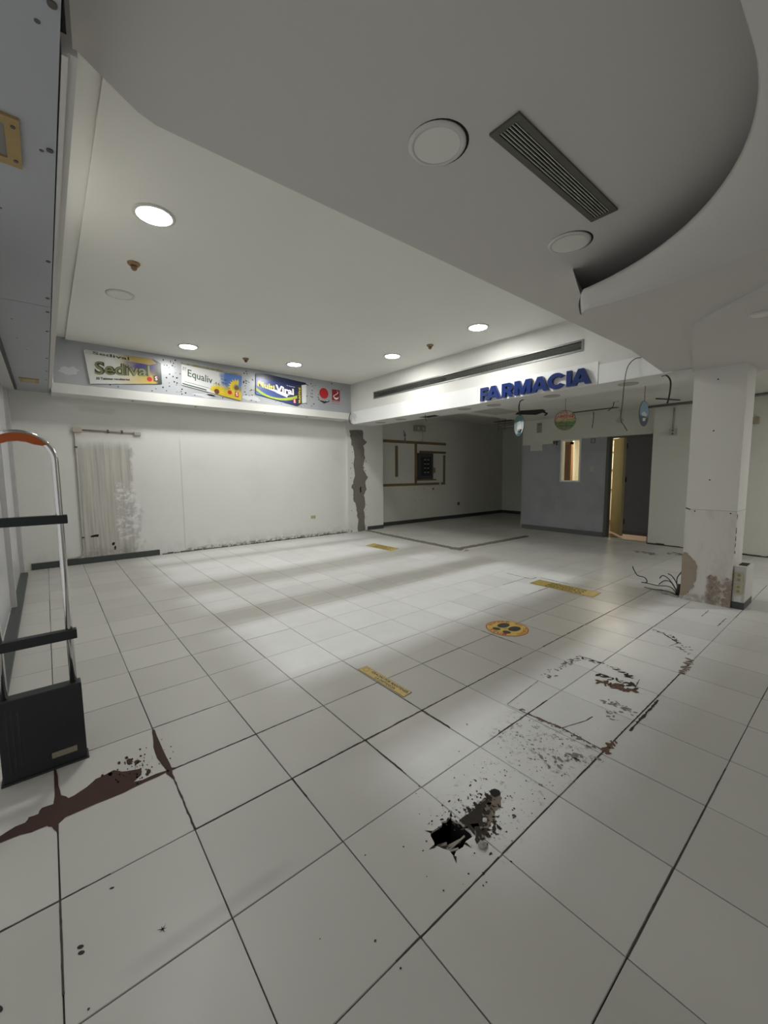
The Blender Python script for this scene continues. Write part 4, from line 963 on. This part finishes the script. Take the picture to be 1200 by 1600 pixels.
def eq(t):
    wob = t.mul(t.math('SUBTRACT', t.noise(8, 3), .5), .25); d = t.add(t.y, wob)
    c = t.mix(t.step(t.add(d, t.mul(t.z, .0)), 1.62, 1.80), (.68,.69,.68), (.08,.17,.45))
    c = t.mix(t.mul(t.step(d, 1.50, 1.70), t.inv(t.step(t.add(t.z, wob), 2.86, 2.98))), c, (.60,.46,.03))
    return t.mix(t.mul(t.step(d, 1.72, 1.9), t.band(t.z, 2.88, 2.95, .05)), c, (.16,.20,.10))
s2 = thing('advertising_board', (-6.28, 1.57, 2.72), 'white medicine pack board with green lettering and yellow sunflowers, second from left', 'sign', 'medicine pack boards on the grey band')
pr('board', [(1.060,2.870),(2.043,2.711),(2.075,3.150),(1.070,3.200)], board_mat('sunflower_print', eq), s2, -6.288, .020)
pr('top_flap', [(1.068,3.198),(1.40,3.190),(2.072,3.152),(2.072,3.190),(1.066,3.232)], board_mat('olive_flap_print', lambda t: t.mix(t.step(t.noise(12), .4, .6), (.30,.31,.26), (.24,.20,.07))), s2, -6.287, .018)
GRT = plain('print_dark_green', (.03, .075, .045), .35)
text('lettering', 'Equaliv', [(XS+.003,1.155,2.985),(XS+.003,1.555,2.905),(XS+.003,1.555,3.06),(XS+.003,1.165,3.135)], GRT, s2, bold=.008)
text('lettering', '-F6', [(XS+.003,1.575,2.94),(XS+.003,1.68,2.925),(XS+.003,1.68,2.975),(XS+.003,1.575,2.99)], GRT, s2)
text('lettering', 'ET', [(XS+.003,1.085,3.115),(XS+.003,1.145,3.10),(XS+.003,1.145,3.15),(XS+.003,1.085,3.165)], GRT, s2, shear=.3)
text('lettering', '30 caps', [(XS+.003,1.70,3.03),(XS+.003,1.80,3.02),(XS+.003,1.80,3.055),(XS+.003,1.70,3.065)], GRT, s2, bold=.02)
text('lettering', '500 mg', [(XS+.003,1.70,2.97),(XS+.003,1.80,2.96),(XS+.003,1.80,2.995),(XS+.003,1.70,3.005)], GRT, s2, bold=.02)
pr('print_line', [(1.07,2.882),(1.45,2.820),(1.45,2.838),(1.07,2.900)], GRT, s2, XS+.003); pr('print_line', [(1.10,2.925),(1.50,2.862),(1.50,2.868),(1.10,2.931)], GRT, s2, XS+.003)
YEL2 = plain('print_petal_yellow', (.75, .55, .03), .4); BRN = plain('print_seed_brown', (.14, .05, .015), .5)
for cy, cz, R_, n_ in ((1.62,2.815,.135,16),(1.975,2.93,.16,18)):
    for k in range(n_):
        a = 2*math.pi*k/n_; d = Vector((math.cos(a), math.sin(a))); m_ = Vector((-d.y, d.x)); c = Vector((cy, cz))
        P = [c+d*R_*.3+m_*.014, c+d*R_*.7+m_*.018, c+d*R_, c+d*R_*.7-m_*.018, c+d*R_*.3-m_*.014]
        if all(p.x < 2.045 and p.y > 2.86-(p.x-1.06)*.150+.012 for p in P): pr('petal', [(p.x, p.y) for p in P], YEL2, s2, XS+.0025)
dot(1.62,2.825,.042,BRN,s2,XS+.0045); dot(1.975,2.93,.035,BRN,s2,XS+.0045); dot(1.845,2.835,.035,RED,s2,XS+.006)
pr('logo_square', [(1.935,2.775),(2.0,2.768),(2.0,2.855),(1.935,2.862)], RED, s2, XS+.006)
text('lettering', 'S', [(XS+.0078,1.95,2.79),(XS+.0078,1.985,2.785),(XS+.0078,1.985,2.845),(XS+.0078,1.95,2.85)], WHT, s2, bold=.02)
s3 = thing('advertising_board', (-6.28, 2.85, 2.73), 'blue medicine pack board with yellow and white lettering and green swoosh', 'sign', 'medicine pack boards on the grey band')
NAV = plain('print_navy', (.008, .022, .12), .3, 0, .1); NAVD = plain('print_dark_navy', (.006, .012, .055), .3)
pr('board', [(2.325,2.862),(3.171,2.729),(3.171,3.120),(2.338,3.170)], board_mat('blue_pack_print', lambda t: t.mix(t.step(t.add(t.y, t.mul(t.z, .6)), 4.2, 4.9), (.012,.06,.30), (.008,.012,.075))), s3, -6.288, .020)
pr('top_flap', [(2.338,3.172),(3.171,3.122),(3.385,3.168),(3.37,3.20),(2.55,3.255),(2.34,3.235)], NAVD, s3, -6.287, .018)
pr('side_panel', [(3.172,2.729),(3.272,2.788),(3.276,3.142),(3.172,3.120)], BLK, s3, -6.287, .018)
pr('white_flap', [(3.277,2.79),(3.373,2.811),(3.384,3.165),(3.277,3.142)], WHB, s3, -6.287, .018)
LIME = plain('print_lime', (.38, .48, .03), .35)
pr('swoosh', [(2.335,2.985),(2.42,2.93),(2.521,2.880),(2.62,2.85),(2.732,2.838),(2.85,2.842),(2.932,2.857),(3.05,2.885),(3.17,2.93),(3.17,2.872),(3.05,2.83),(2.93,2.808),(2.82,2.802),(2.711,2.806),(2.60,2.82),(2.50,2.845),(2.41,2.88),(2.335,2.925)], LIME, s3, XS+.0015)
pr('swoosh', [(2.335,2.905),(2.42,2.868),(2.50,2.842),(2.42,2.850),(2.33,2.864)], plain('print_sky', (.02,.18,.42), .35), s3, XS+.0015)
YTX = plain('print_yellow', (.72, .62, .08), .35)
text('lettering', 'Multi', [(XS+.003,2.36,3.005),(XS+.003,2.70,2.965),(XS+.003,2.70,3.065),(XS+.003,2.37,3.115)], YTX, s3, bold=.035)
text('lettering', 'Viral', [(XS+.003,2.71,2.945),(XS+.003,3.10,2.925),(XS+.003,3.10,3.045),(XS+.003,2.72,3.085)], WHT, s3, bold=.04)
pr('white_splash', [(2.55,2.985),(2.70,2.950),(2.74,2.93),(2.95,2.868),(2.97,2.91),(3.02,2.915),(2.86,2.955),(2.72,2.985)], WHT, s3, XS+.0025)
text('lettering', '10 Capsulas', [(XS+.003,2.95,3.082),(XS+.003,3.13,3.070),(XS+.003,3.13,3.092),(XS+.003,2.95,3.104)], WHT, s3, bold=.01)
text('lettering', 'MultiViral', [(XS+.002,3.245,2.80),(XS+.002,3.250,3.09),(XS+.002,3.20,3.08),(XS+.002,3.195,2.78)], YTX, s3, bold=.02)
pr('logo_square', [(3.08,2.775),(3.14,2.768),(3.14,2.850),(3.08,2.856)], RED, s3, XS+.004)
text('lettering', 'S', [(XS+.0058,3.093,2.785),(XS+.0058,3.127,2.78),(XS+.0058,3.127,2.84),(XS+.0058,3.093,2.845)], WHT, s3, bold=.02)
s4 = thing('logo_sticker', (-6.29, 3.80, 3.0), 'red round disc logo over a small black crest on the grey band', 'logo')
dot(3.800,3.045,.108,RED,s4,-6.289,30)
pr('crest', [(3.665,2.925),(3.935,2.915),(3.925,2.885),(3.87,2.865),(3.80,2.835),(3.73,2.868),(3.675,2.893)], BLK, s4, -6.289)
text('lettering', 'meyer', [(-6.2862,3.69,2.885),(-6.2862,3.915,2.882),(-6.2862,3.915,2.912),(-6.2862,3.69,2.918)], WHT, s4, bold=.02)
s5 = thing('logo_sticker', (-6.29, 4.1, 3.0), 'dark red square logo with a white swan curve near the beam corner', 'logo')
pr('square', [(3.998,2.928),(4.193,2.925),(4.193,3.155),(3.998,3.155)], plain('print_wine', (.28,.010,.022), .35), s5, -6.289)
sw = []
for k in range(25):
    t = k/24; sw.append((4.095+.050*math.sin(t*math.pi*1.9+.4)*(1 if t < .5 else 1.15), 3.135-.175*t))
g = G()
for k in range(24):
    (a0, b0), (a1, b1) = sw[k], sw[k+1]; w0 = .006+.022*math.sin(math.pi*min(1, k/24*1.0)); w1 = .006+.022*math.sin(math.pi*min(1, (k+1)/24))
    g.poly([(-6.2872,a0-w0/2,b0),(-6.2872,a0+w0/2,b0),(-6.2872,a1+w1/2,b1),(-6.2872,a1-w1/2,b1)])
build('swan_curve', g, WHT, s5)
pr('swan_body', [(4.03,3.02),(4.05,2.965),(4.10,2.945),(4.15,2.965),(4.165,3.02),(4.14,2.995),(4.10,2.985),(4.06,2.995)], WHT, s5, -6.2876)
text('lettering', 'BIOPAS', [(-6.2885,4.0,2.893),(-6.2885,4.19,2.893),(-6.2885,4.19,2.915),(-6.2885,4.0,2.915)], RED, s5, bold=.02)
pr('underline', [(4.0,2.858),(4.19,2.855),(4.19,2.862),(4.0,2.865)], RED, s5, -6.2895)

# ================================================================== FLOOR STICKERS
STY = plain('worn_yellow_vinyl', (.50, .37, .09), .5, 0, .2, 18); STB = plain('vinyl_brown_edge', (.22,.13,.04), .5); STK = plain('vinyl_black', (.03,.026,.02), .5); STR = plain('vinyl_red', (.33,.03,.02), .5)
def z_(pts, z): return [(x, y, z) for x, y in pts]
def distance_sticker(q, label, lines, seed):
    """q: corners of the strip, reading bottom-left, bottom-right, top-right, top-left"""
    c = sum((Vector(p) for p in q), Vector((0,0)))/4
    t = thing('floor_sticker', (c.x, c.y, 0), label, 'floor sticker', 'yellow distance stickers on the floor')
    Q = z_(q, .0016)
    o = build('border', G().prism(Q, (0,0,.0006)), STB, t)
    inner = [bil(Q, s, u_) for s, u_ in ((.012,.06),(.988,.06),(.988,.94),(.95,.96),(.2,.96),(.012,.94))]
    build('vinyl', G().prism([(p.x,p.y,.0023) for p in inner], (0,0,.0004)), STY, t)
    for (s0, s1, u0, u1, tx) in lines:
        text('lettering', tx, [tuple(bil(Q, s0, u0)+Vector((0,0,.0014))), tuple(bil(Q, s1, u0)+Vector((0,0,.0014))), tuple(bil(Q, s1, u1)+Vector((0,0,.0014))), tuple(bil(Q, s0, u1)+Vector((0,0,.0014)))], STK, t, bold=.03)
    cc = bil(Q, .09, .55)
    build('ring_icon', G().rings([[(cc.x+R_*math.cos(k*.314), cc.y+R_*math.sin(k*.314), .0029) for k in range(20)] for R_ in (.024, .020)], caps=False), STB, t)
distance_sticker([(-1.075,.846),(-.591,.851),(-.600,.931),(-1.072,.925)], 'yellow distance sticker nearest the camera, lying across a tile joint', [(.20,.97,.54,.84,'GRACIAS POR MANTENER'),(.36,.78,.16,.44,'LA DISTANCIA')], 1)
distance_sticker([(-1.508,3.82),(-.735,3.82),(-.745,4.07),(-1.515,4.07)], 'long yellow distance sticker on the floor beyond the footprints disc', [(.24,.82,.66,.86,'GRACIAS POR'),(.24,.82,.38,.58,'MANTENER LA'),(.24,.82,.12,.32,'DISTANCIA')], 2)
distance_sticker([(-5.00,3.87),(-4.27,3.89),(-4.35,4.16),(-5.10,4.15)], 'faded yellow distance sticker far off before the alcove', [(.24,.86,.66,.86,'GRACIAS POR'),(.24,.86,.38,.58,'MANTENER LA'),(.24,.86,.12,.32,'DISTANCIA')], 3)
fc = Vector((-.833, 2.322)); FR = .185
fs = thing('floor_sticker', (fc.x, fc.y, 0), 'round yellow floor sticker with two black shoe prints', 'floor sticker')
build('border', G().lathe((fc.x, fc.y, .0012), [(FR,0),(FR,.0008)], 40), STR, fs)
build('vinyl', G().lathe((fc.x, fc.y, .0020), [(FR*.955,0),(FR*.955,.0004)], 40), plain('yellow_disc_vinyl', (.58,.40,.08), .45, 0, .15, 18), fs)
def ellip(cx, cy, a, b, n=20, rot=0.0, z=.0029):
    return [(fc.x+cx*math.cos(ROT)-cy*math.sin(ROT)+0, fc.y+cx*math.sin(ROT)+cy*math.cos(ROT), z) for cx, cy in [(cx+a*math.cos(q), cy+b*math.sin(q)) for q in [2*math.pi*k/n for k in range(n)]]]
ROT = 0.02   # print reads upright seen from the entrance
for sx in (-1, 1):
    build('shoe_sole', G().poly(ellip(sx*.056, .032, .047, .070)), STK, fs)
    build('shoe_heel', G().poly(ellip(sx*.052, -.085, .037, .033)), STK, fs)
def arc_text(txt, R_, a0, a1, inward, h):
    n_ = len(txt)
    for k, ch in enumerate(txt):
        if ch == ' ': continue
        a = a0+(a1-a0)*(k+.5)/n_; w = abs(a1-a0)/n_*R_*.80
        d = Vector((math.cos(a), math.sin(a))); tg = Vector((d.y, -d.x)) if not inward else Vector((-d.y, d.x)); up = d if not inward else -d
        c = Vector((fc.x, fc.y))+d*R_
        P = [c-tg*w/2-up*h/2, c+tg*w/2-up*h/2, c+tg*w/2+up*h/2, c-tg*w/2+up*h/2]
        text('lettering', ch, [(p.x, p.y, .0030) for p in P], STR, fs, bold=.03)
arc_text('ESPERE SU TURNO', .153, math.radians(205), math.radians(-25), False, .032)
arc_text('AQUI', .150, math.radians(235), math.radians(305), True, .038)
build('virus_icon', G().poly(ellip(0,-.02,.018,.018)), plain('vinyl_green', (.25,.33,.12), .5), fs)

# ================================================================== SECURITY GATE
ag = thing('security_gate', (-1.235, -.87, 0), 'chrome and black anti-theft gate with orange top at the shop entrance', 'security gate')
AX = -1.235
CY, RR, TR = -.870, .125, .0145
path = [(AX, CY-RR, .36), (AX, CY-RR, .9)] + [(AX, CY-RR, 1.2)]
path += [(AX, CY+RR*math.cos(a), 1.462+RR*math.sin(a)) for a in [math.pi-k*math.pi/20 for k in range(21)]]
path += [(AX, CY+RR, 1.2), (AX, CY+RR, .9), (AX, CY+RR, .36)]
build('chrome_tube', G().tube(path, TR, 16), CHROME, ag)
# orange moulding filling the top of the arch
up = [(CY+(RR+.001)*math.cos(a), 1.462+(RR+.001)*math.sin(a)) for a in [math.radians(40+k*5) for k in range(21)]]
lo = [(CY-.104,1.538),(CY-.085,1.533),(CY-.055,1.538),(CY-.03,1.548),(CY,1.552),(CY+.03,1.548),(CY+.055,1.538),(CY+.085,1.533),(CY+.104,1.538)]
build('orange_insert', G().prism([(AX-.0175, a, b) for a, b in up+lo], (.035, 0, 0)), ORANGE, ag, bevel=.002)
def rbox(x0, x1, y0, y1, z0, z1, name, mat, parent, bev): return build(name, G().box(x0, x1, y0, y1, z0, z1), mat, parent, bevel=bev)
rbox(AX-.020, AX+.020, -1.024, -.716, 1.172, 1.213, 'crossbar', DARK, ag, .005)
rbox(AX-.020, AX+.020, -1.024, -.716, .612, .658, 'crossbar', DARK, ag, .005)
hs = build('base_housing', G().prism([(AX-.034, -1.024, .006), (AX-.034, -.714, .006), (AX-.030, -.716, .395), (AX-.030, -1.022, .395)], (.064, 0, 0)), DARK, ag, bevel=.006)
build('foot_plate', G().box(AX-.042, AX+.036, -1.03, -.708, .001, .009), plain('foot_rubber', (.03,.03,.03), .8), ag)
XF = AX+.0305
for k in range(3): build('groove', G().box(XF-.002, XF+.003, -.998+k*.020, -.990+k*.020, .05, .380), plain('gloss_black', (.02,.022,.024), .25), hs)
for k in range(4):
    for y0, y1 in ((-.865,-.825),(-.815,-.775)): build('vent_slot', G().box(XF-.001, XF+.0015, y0, y1, .345-k*.008, .348-k*.008), BLACKV, hs)
build('rating_plate', G().box(XF-.001, XF+.004, -.848, -.752, .058, .085), plain('beige_plate', (.26,.23,.17), .5, 0, .15, 40), hs)

# ================================================================== WALL FITTINGS
PIPE = plain('ivory_conduit', (.48,.45,.40), .5, 0, .2, 25)
t = thing('junction_box', (-6.66, -.36, 2.08), 'rust stained junction box with conduit at the top left of the damp patch', 'junction box')
build('box', G().box(-6.68, -6.645, -.42, -.30, 2.045, 2.115), plain('stained_ivory', (.46,.40,.32), .6, 0, .2, 25), t, bevel=.005)
build('conduit', G().tube([(-6.665,-.30,2.085),(-6.665,.10,2.078),(-6.665,.39,2.070)], .011, 8), plain('rusty_pipe', (.30,.26,.23), .6, 0, .3, 20), t)
build('conduit', G().tube([(-6.665,-.395,2.045),(-6.665,-.395,1.5),(-6.665,-.40,.40),(-6.665,-.395,.22),(-6.665,-.42,.14),(-6.665,-.50,.112),(-6.665,-.60,.108)], .012, 8), PIPE, t)
for y in (.03, .22): build('clip', G().box(-6.68, -6.648, y-.012, y+.012, 2.055, 2.105), SCR, t)
for z in (1.82, .42): build('clip', G().box(-6.68, -6.648, -.41, -.375, z-.01, z+.01), SCR, t)
t = thing('switch_box', (-6.66, .43, 2.07), 'pale surface box at the right end of the rusty conduit', 'switch box')
build('box', G().box(-6.68, -6.640, .390, .490, 2.040, 2.098), plain('pale_box', (.60,.60,.60), .5), t, bevel=.004)
build('cover', G().box(-6.640, -6.636, .40, .48, 2.05, 2.088), GREYPL, t)
def outlet(x, y, z, label, mat=IVORY, w=.058, h=.038, axis='x'):
    t = thing('wall_outlet', (x, y, z), label, 'outlet')
    build('plate', G().box(x, x+.008, y-w, y+w, z-h, z+h) if axis == 'x' else G().box(x-w, x+w, y-.008, y, z-h, z+h), mat, t, bevel=.002)
    for d in (-.5, .5):
        build('socket', G().lathe((x+.0082, y+d*w, z), [(.013,0),(.013,.001)], 10, axis='x') if axis == 'x' else G().lathe((x+d*w, y-.0095, z), [(.012,0),(.012,.001)], 10, axis='y'), plain('socket_brown', (.25,.20,.12), .6), t)
outlet(-6.68, 3.70, .432, 'small tan double outlet low on the white wall near the pilaster')
outlet(-6.92, 8.86, .437, 'dark outlet low on the alcove wall', plain('dark_outlet', (.10,.09,.08), .6), .05, .045)
# alcove battens
bt = thing('batten_frame', (-6.92, 7.0, 1.1), 'frame of brown battens fixed around the breaker panel on the alcove wall', 'battens')
def batten(y0, y1, z0, z1): build('batten', G().box(-6.92, -6.902, y0, y1, z0, z1), TAPE, bt)
batten(5.66, 8.26, 2.165, 2.235); batten(5.66, 7.98, 1.035, 1.10); batten(8.08, 8.24, 1.035, 1.10); batten(7.01, 7.09, 1.10, 2.165); batten(6.31, 6.395, 1.28, 2.09); batten(7.20, 8.26, 1.925, 1.985)
batten(8.16, 8.235, 1.10, 1.885); batten(7.02, 7.86, 1.165, 1.20); batten(7.68, 7.73, 1.20, 1.92)
bp_ = thing('breaker_panel', (-6.90, 7.35, 1.55), 'open grey breaker panel framed by brown battens', 'breaker panel')
build('box', G().box(-6.92, -6.86, 7.10, 7.67, 1.205, 1.92), plain('grey_steel', (.085,.095,.10), .5, .4, .12, 15), bp_, bevel=.004)
build('inner_cover', G().box(-6.86, -6.850, 7.20, 7.60, 1.30, 1.82), plain('dark_steel', (.045,.052,.055), .5, .4, .2, 15), bp_)
for k in range(10):
    for y in (7.32, 7.44): build('breaker', G().box(-6.850, -6.836, y, y+.05, 1.38+k*.038, 1.408+k*.038), BLACKV if (k*7+int(y*100)) % 3 else GREYPL, bp_)
build('latch', G().box(-6.86, -6.83, 7.70, 7.74, 1.38, 1.52), OCH, bp_)
t = thing('switch_plate', (-6.91, 8.03, 1.07), 'small white plate interrupting the lower brown batten', 'switch')
build('plate', G().box(-6.92, -6.906, 7.99, 8.07, 1.02, 1.12), WHB, t); build('rocker', G().box(-6.906, -6.902, 8.015, 8.045, 1.05, 1.09), GREYPL, t)
t = thing('emergency_light', (-6.88, 7.1, 2.62), 'small cream emergency light with two lamps high on the alcove wall', 'lamp')
build('body', G().box(-6.92, -6.82, 6.96, 7.34, 2.50, 2.66), plain('cream_case', (.36,.32,.22), .5), t, bevel=.006)
for y in (7.06, 7.24): build('lamp_head', G().lathe((-6.82, y, 2.58), [(.042,0),(.048,.02),(.03,.03)], 14, axis='x'), plain('lamp_lens', (.55,.52,.44), .2), t)
build('cable', G().tube([(-6.908,7.30,2.50),(-6.908,7.33,2.35),(-6.908,7.26,2.235)], .006, 6), GREYPL, t)
t = thing('hanging_wires', (-6.90, 6.65, 2.35), 'tangle of short wires above the upper batten of the alcove', 'wire')
for k in range(4): build('strand', G().tube([(-6.905,6.60+k*.02,2.50-.02*k),(-6.89,6.66-.02*k,2.38),(-6.905,6.62+.02*k,2.25),(-6.905,6.64,2.17)], .006, 6), GREYPL if k % 2 else SCR, t)
g = G()
for y, z, R_ in ((7.75,.92,.03),(7.35,.93,.012),(7.0,.92,.01),(7.3,.62,.012),(7.02,.62,.01),(7.05,.35,.008),(7.72,.62,.010)):
    g.lathe((-6.9195, y, z), [(R_,0),(R_,.003)], 10, axis='x')
o = build('plug_hole', g, SCR, wa); o['kind'] = 'stuff'
# grey partition fittings
t = thing('wall_plate', (-3.97, 8.23, 2.4), 'grey metal strap plate near the top left corner of the grey partition', 'plate')
build('plate', G().box(-4.035, -3.915, 8.230, 8.24, 2.30, 2.53), plain('zinc_plate', (.30,.30,.27), .5, .3), t); build('hook', G().tube([(-3.99,8.225,2.47),(-3.96,8.21,2.485),(-3.93,8.225,2.49)], .006, 6), SCR, t)
t = thing('paper_notice', (-4.04, 8.23, 1.98), 'blank cream paper stuck on the top left of the grey paint', 'paper')
build('sheet', G().box(-4.19, -3.885, 8.236, 8.239, 1.885, 2.075), plain('cream_paper', (.58,.57,.50), .8), t); build('strip', G().box(-4.19, -3.885, 8.233, 8.236, 1.995, 2.0), PATCH, t)
t = thing('wall_bracket', (-3.56, 8.2, 2.06), 'small black metal hook at the step of the grey paint', 'hook')
build('hook', G().box(-3.62, -3.50, 8.215, 8.24, 2.055, 2.075).box(-3.60, -3.58, 8.215, 8.225, 2.01, 2.055).box(-3.54, -3.52, 8.215, 8.225, 1.985, 2.055), CABLE, t)
t = thing('wall_frame_mark', (-2.735, 8.23, 2.04), 'small empty dark outline box on the grey paint left of the doorway', 'box')
build('frame', G().box(-2.775,-2.765,8.232,8.24,1.99,2.09).box(-2.70,-2.69,8.232,8.24,1.99,2.09).box(-2.765,-2.70,8.232,8.24,2.08,2.09).box(-2.765,-2.70,8.232,8.24,1.99,2.0), SCR, t)
t = thing('light_switch', (-2.735, 8.23, 1.445), 'grey beige light switch on the grey partition beside the doorway', 'switch')
build('plate', G().box(-2.777, -2.695, 8.232, 8.24, 1.385, 1.51), plain('grey_beige_plate', (.40,.40,.33), .5), t, bevel=.002); build('rocker', G().box(-2.755, -2.717, 8.227, 8.232, 1.42, 1.475), GREYPL, t)
t = thing('surface_outlet', (-1.235, 8.0, 2.1), 'surface outlet under a vertical conduit on the cream wall left of the column', 'outlet')
build('box', G().box(-1.29, -1.18, 7.985, 8.02, 2.03, 2.15), GREYPL, t, bevel=.004); build('conduit', G().tube([(-1.235,8.008,2.15),(-1.235,8.008,2.52)], .013, 8), GREYPL, t)
for z in (2.06, 2.115): build('socket', G().lathe((-1.235,7.9835,z), [(.017,0),(.017,.002)], 10, axis='y'), SCR, t)
t = thing('ceiling_rose', (-2.13, 7.97, 2.40), 'pale round socket hanging on a short stem above the doorway', 'socket')
build('body', G().lathe((-2.13, 7.95, 2.385), [(.055,0),(.055,.05),(.03,.07)], 14, axis='y'), plain('old_cream', (.42,.41,.32), .6), t); build('stem', G().tube([(-2.13,8.0,2.43),(-2.13,8.0,2.60)], .012, 8), GREYPL, t)
t = thing('hanging_junction_box', (-.13, 7.97, 2.18), 'tilted tan junction box on the wall right of the column', 'junction box')
o = build('box', G().box(-.20, -.08, 7.96, 8.02, 2.13, 2.235), plain('tan_box', (.30,.27,.19), .6), t, bevel=.004); build('cable', G().tube([(-.17,7.99,2.235),(-.19,7.98,2.30),(-.23,7.98,2.36)], .008, 6), CABLE, t)

# ================================================================== DANGLING WIRES
def wire(pts, rad, label, mat=CABLE, hook=True):
    q = []
    for k in range(len(pts)-1):
        for s in range(5):
            t = s/5; p0 = Vector(pts[max(k-1,0)]); p1 = Vector(pts[k]); p2 = Vector(pts[k+1]); p3 = Vector(pts[min(k+2,len(pts)-1)])
            q.append(.5*((2*p1)+(p2-p0)*t+(2*p0-5*p1+4*p2-p3)*t*t+(3*p1-p0-3*p2+p3)*t**3))
    q.append(Vector(pts[-1]))
    return tag(build('dangling_wire', G().tube(q, rad, 6), mat, None, at=pts[0]), label, 'wire', 'loose wires hanging from beam and ceiling')
wire([(-.60,4.466,2.665),(-.657,4.45,2.660),(-.715,4.42,2.58),(-.735,4.40,2.40),(-.740,4.39,2.20),(-.747,4.38,1.993),(-.71,4.38,1.92),(-.673,4.38,1.856)], .0042, 'longest thin wire hanging in front of the beam right of the blue letters')
wire([(-.425,4.60,2.45),(-.38,4.58,2.448),(-.335,4.58,2.38),(-.335,4.58,2.25),(-.352,4.58,2.14)], .009, 'thick black cable hanging under the beam left of the column')
wire([(-2.20,4.70,2.45),(-2.25,4.69,2.43),(-2.275,4.69,2.36),(-2.265,4.69,2.27),(-2.245,4.69,2.22)], .007, 'short black wire hanging below the second letter of the blue sign')
wire([(-4.20,4.68,2.45),(-4.20,4.68,2.38),(-4.17,4.68,2.33)], .006, 'short hooked wire under the left part of the beam')
wire([(-1.78,6.98,2.60),(-1.85,6.98,2.60),(-1.87,6.98,2.52),(-1.95,6.98,2.46)], .007, 'short curled wire on the back ceiling above the doorway')
wire([(-2.60,7.9,2.60),(-2.60,7.9,2.45),(-2.61,7.9,2.33),(-2.62,7.9,2.27)], .007, 'straight thin wire hanging right of the round red and green sign')
wire([(-6.26,4.45,2.70),(-6.27,4.42,2.62),(-6.25,4.40,2.52),(-6.19,4.40,2.46),(-6.12,4.40,2.44)], .008, 'grey wire looping over the left end of the beam', SCR)
g = G().prism([(-6.22,4.462,2.71),(-6.10,4.462,2.66),(-6.02,4.462,2.56),(-6.12,4.462,2.60),(-6.10,4.462,2.50),(-6.19,4.462,2.58)], (0,-.018,0))
tag(build('torn_paper', g, WHB), 'torn scrap of white paper at the left end of the beam', 'paper')
wire([(-3.10,6.9,2.60),(-3.12,6.9,2.56),(-3.05,6.9,2.53),(-3.10,6.9,2.50)], .014, 'black knot of cable beside the ragged ceiling opening')

# ================================================================== HANGING ROUND SIGNS
def round_sign(c, rz, label, fn, prints, R_=.16):
    c = Vector(c); t = thing('hanging_sign', c, label, 'hanging sign', 'round signs hanging from the back ceiling')
    cu, su = math.cos(rz), math.sin(rz); ax = Vector((cu, su, 0)); nn = Vector((su, -cu, 0))   # nn: facing direction
    def P(a, b, d=0): return tuple(c + ax*a + Vector((0,0,b)) + nn*d)
    n_ = 32
    m_ = NT(label[:18].replace(' ', '_'))
    s_y = m_.math('SUBTRACT', m_.z, c.z); mat = m_.out(fn(m_, s_y), .35)
    build('disc', G().prism([P(R_*math.cos(2*math.pi*k/n_), R_*math.sin(2*math.pi*k/n_), .004) for k in range(n_)], nn*-.008), mat, t)
    build('rim', G().tube([P(R_*math.cos(2*math.pi*k/n_), R_*math.sin(2*math.pi*k/n_)) for k in range(n_+1)], .006, 6), plain(label[:12].replace(' ','_')+'_rim', (.10,.14,.10), .5), t)
    zt = 2.60 if c.y > 5.05 else 2.45
    build('cord', G().tube([P(0, R_), tuple((c.x, c.y, zt))], .003, 5), CABLE, t)
    for kind, a in prints:
        if kind == 't': tx, a0, a1, b0, b1, mt = a; text('lettering', tx, [P(a0,b0,.0055), P(a1,b0,.0055), P(a1,b1,.0055), P(a0,b1,.0055)], mt, t, bold=.02)
        else: pts, mt = a; build('print_shape', G().prism([P(x, y, .0046) for x, y in pts], nn*.0006), mt, t)
    return t
GRN = plain('print_leaf_green', (.07,.20,.08), .5)
def fn2(t, s): return t.mix(t.step(t.add(s, t.mul(t.noise(22,4), .12)), .02, .09), t.mix(t.step(t.noise(30,3), .45, .6), (.10,.28,.10), (.34,.08,.03)), t.mix(t.step(t.noise(34,3), .45, .55), (.45,.18,.13), (.50,.45,.36)))
round_sign((-2.204,5.954,2.245), .55, 'round red and green sign facing the camera, middle of the three hanging signs', fn2,
    [('t', ('JUGUETES', -.125, .125, .035, .075, RED)), ('t', ('LOCATEL', -.13, .13, -.020, .028, plain('print_pale_yellow', (.50,.48,.16), .5))), ('s', ([(-.145,-.045),(.145,-.045),(.142,-.060),(-.142,-.060)], GRN)), ('s', ([(-.12,-.085),(.12,-.085),(.11,-.098),(-.11,-.098)], plain('print_teal', (.03,.10,.08), .5)))])
def fn1(t, s): return t.mix(t.band(t.add(s, t.mul(t.noise(20,3), .05)), -.09, .07, .015), (.035,.12,.13), (.42,.48,.50))
round_sign((-2.30,4.75,2.09), -.55+.0, 'teal edged round sign turned nearly edge-on, leftmost of the three hanging signs', fn1,
    [('s', ([(-.05,.05),(.05,.06),(.07,-.05),(0,-.10),(-.06,-.04)], plain('print_pale', (.60,.62,.62), .5))), ('s', ([(.0,-.05),(.10,-.07),(.06,-.12),(-.04,-.10)], BLK))], .155)
def fn3(t, s): return t.mix(t.step(t.add(s, t.mul(t.noise(14,3), .08)), -.02, .04), (.03,.05,.10), (.22,.36,.50))
round_sign((-.832,5.34,2.145), 1.57, 'pale and dark blue round sign turned nearly edge-on, nearest the column', fn3,
    [('s', ([(-.10,.0),(.0,.03),(.10,.0),(.08,-.03),(-.08,-.03)], WHB)), ('s', ([(-.05,-.06),(.06,-.05),(.04,-.09),(-.04,-.10)], WHB))])
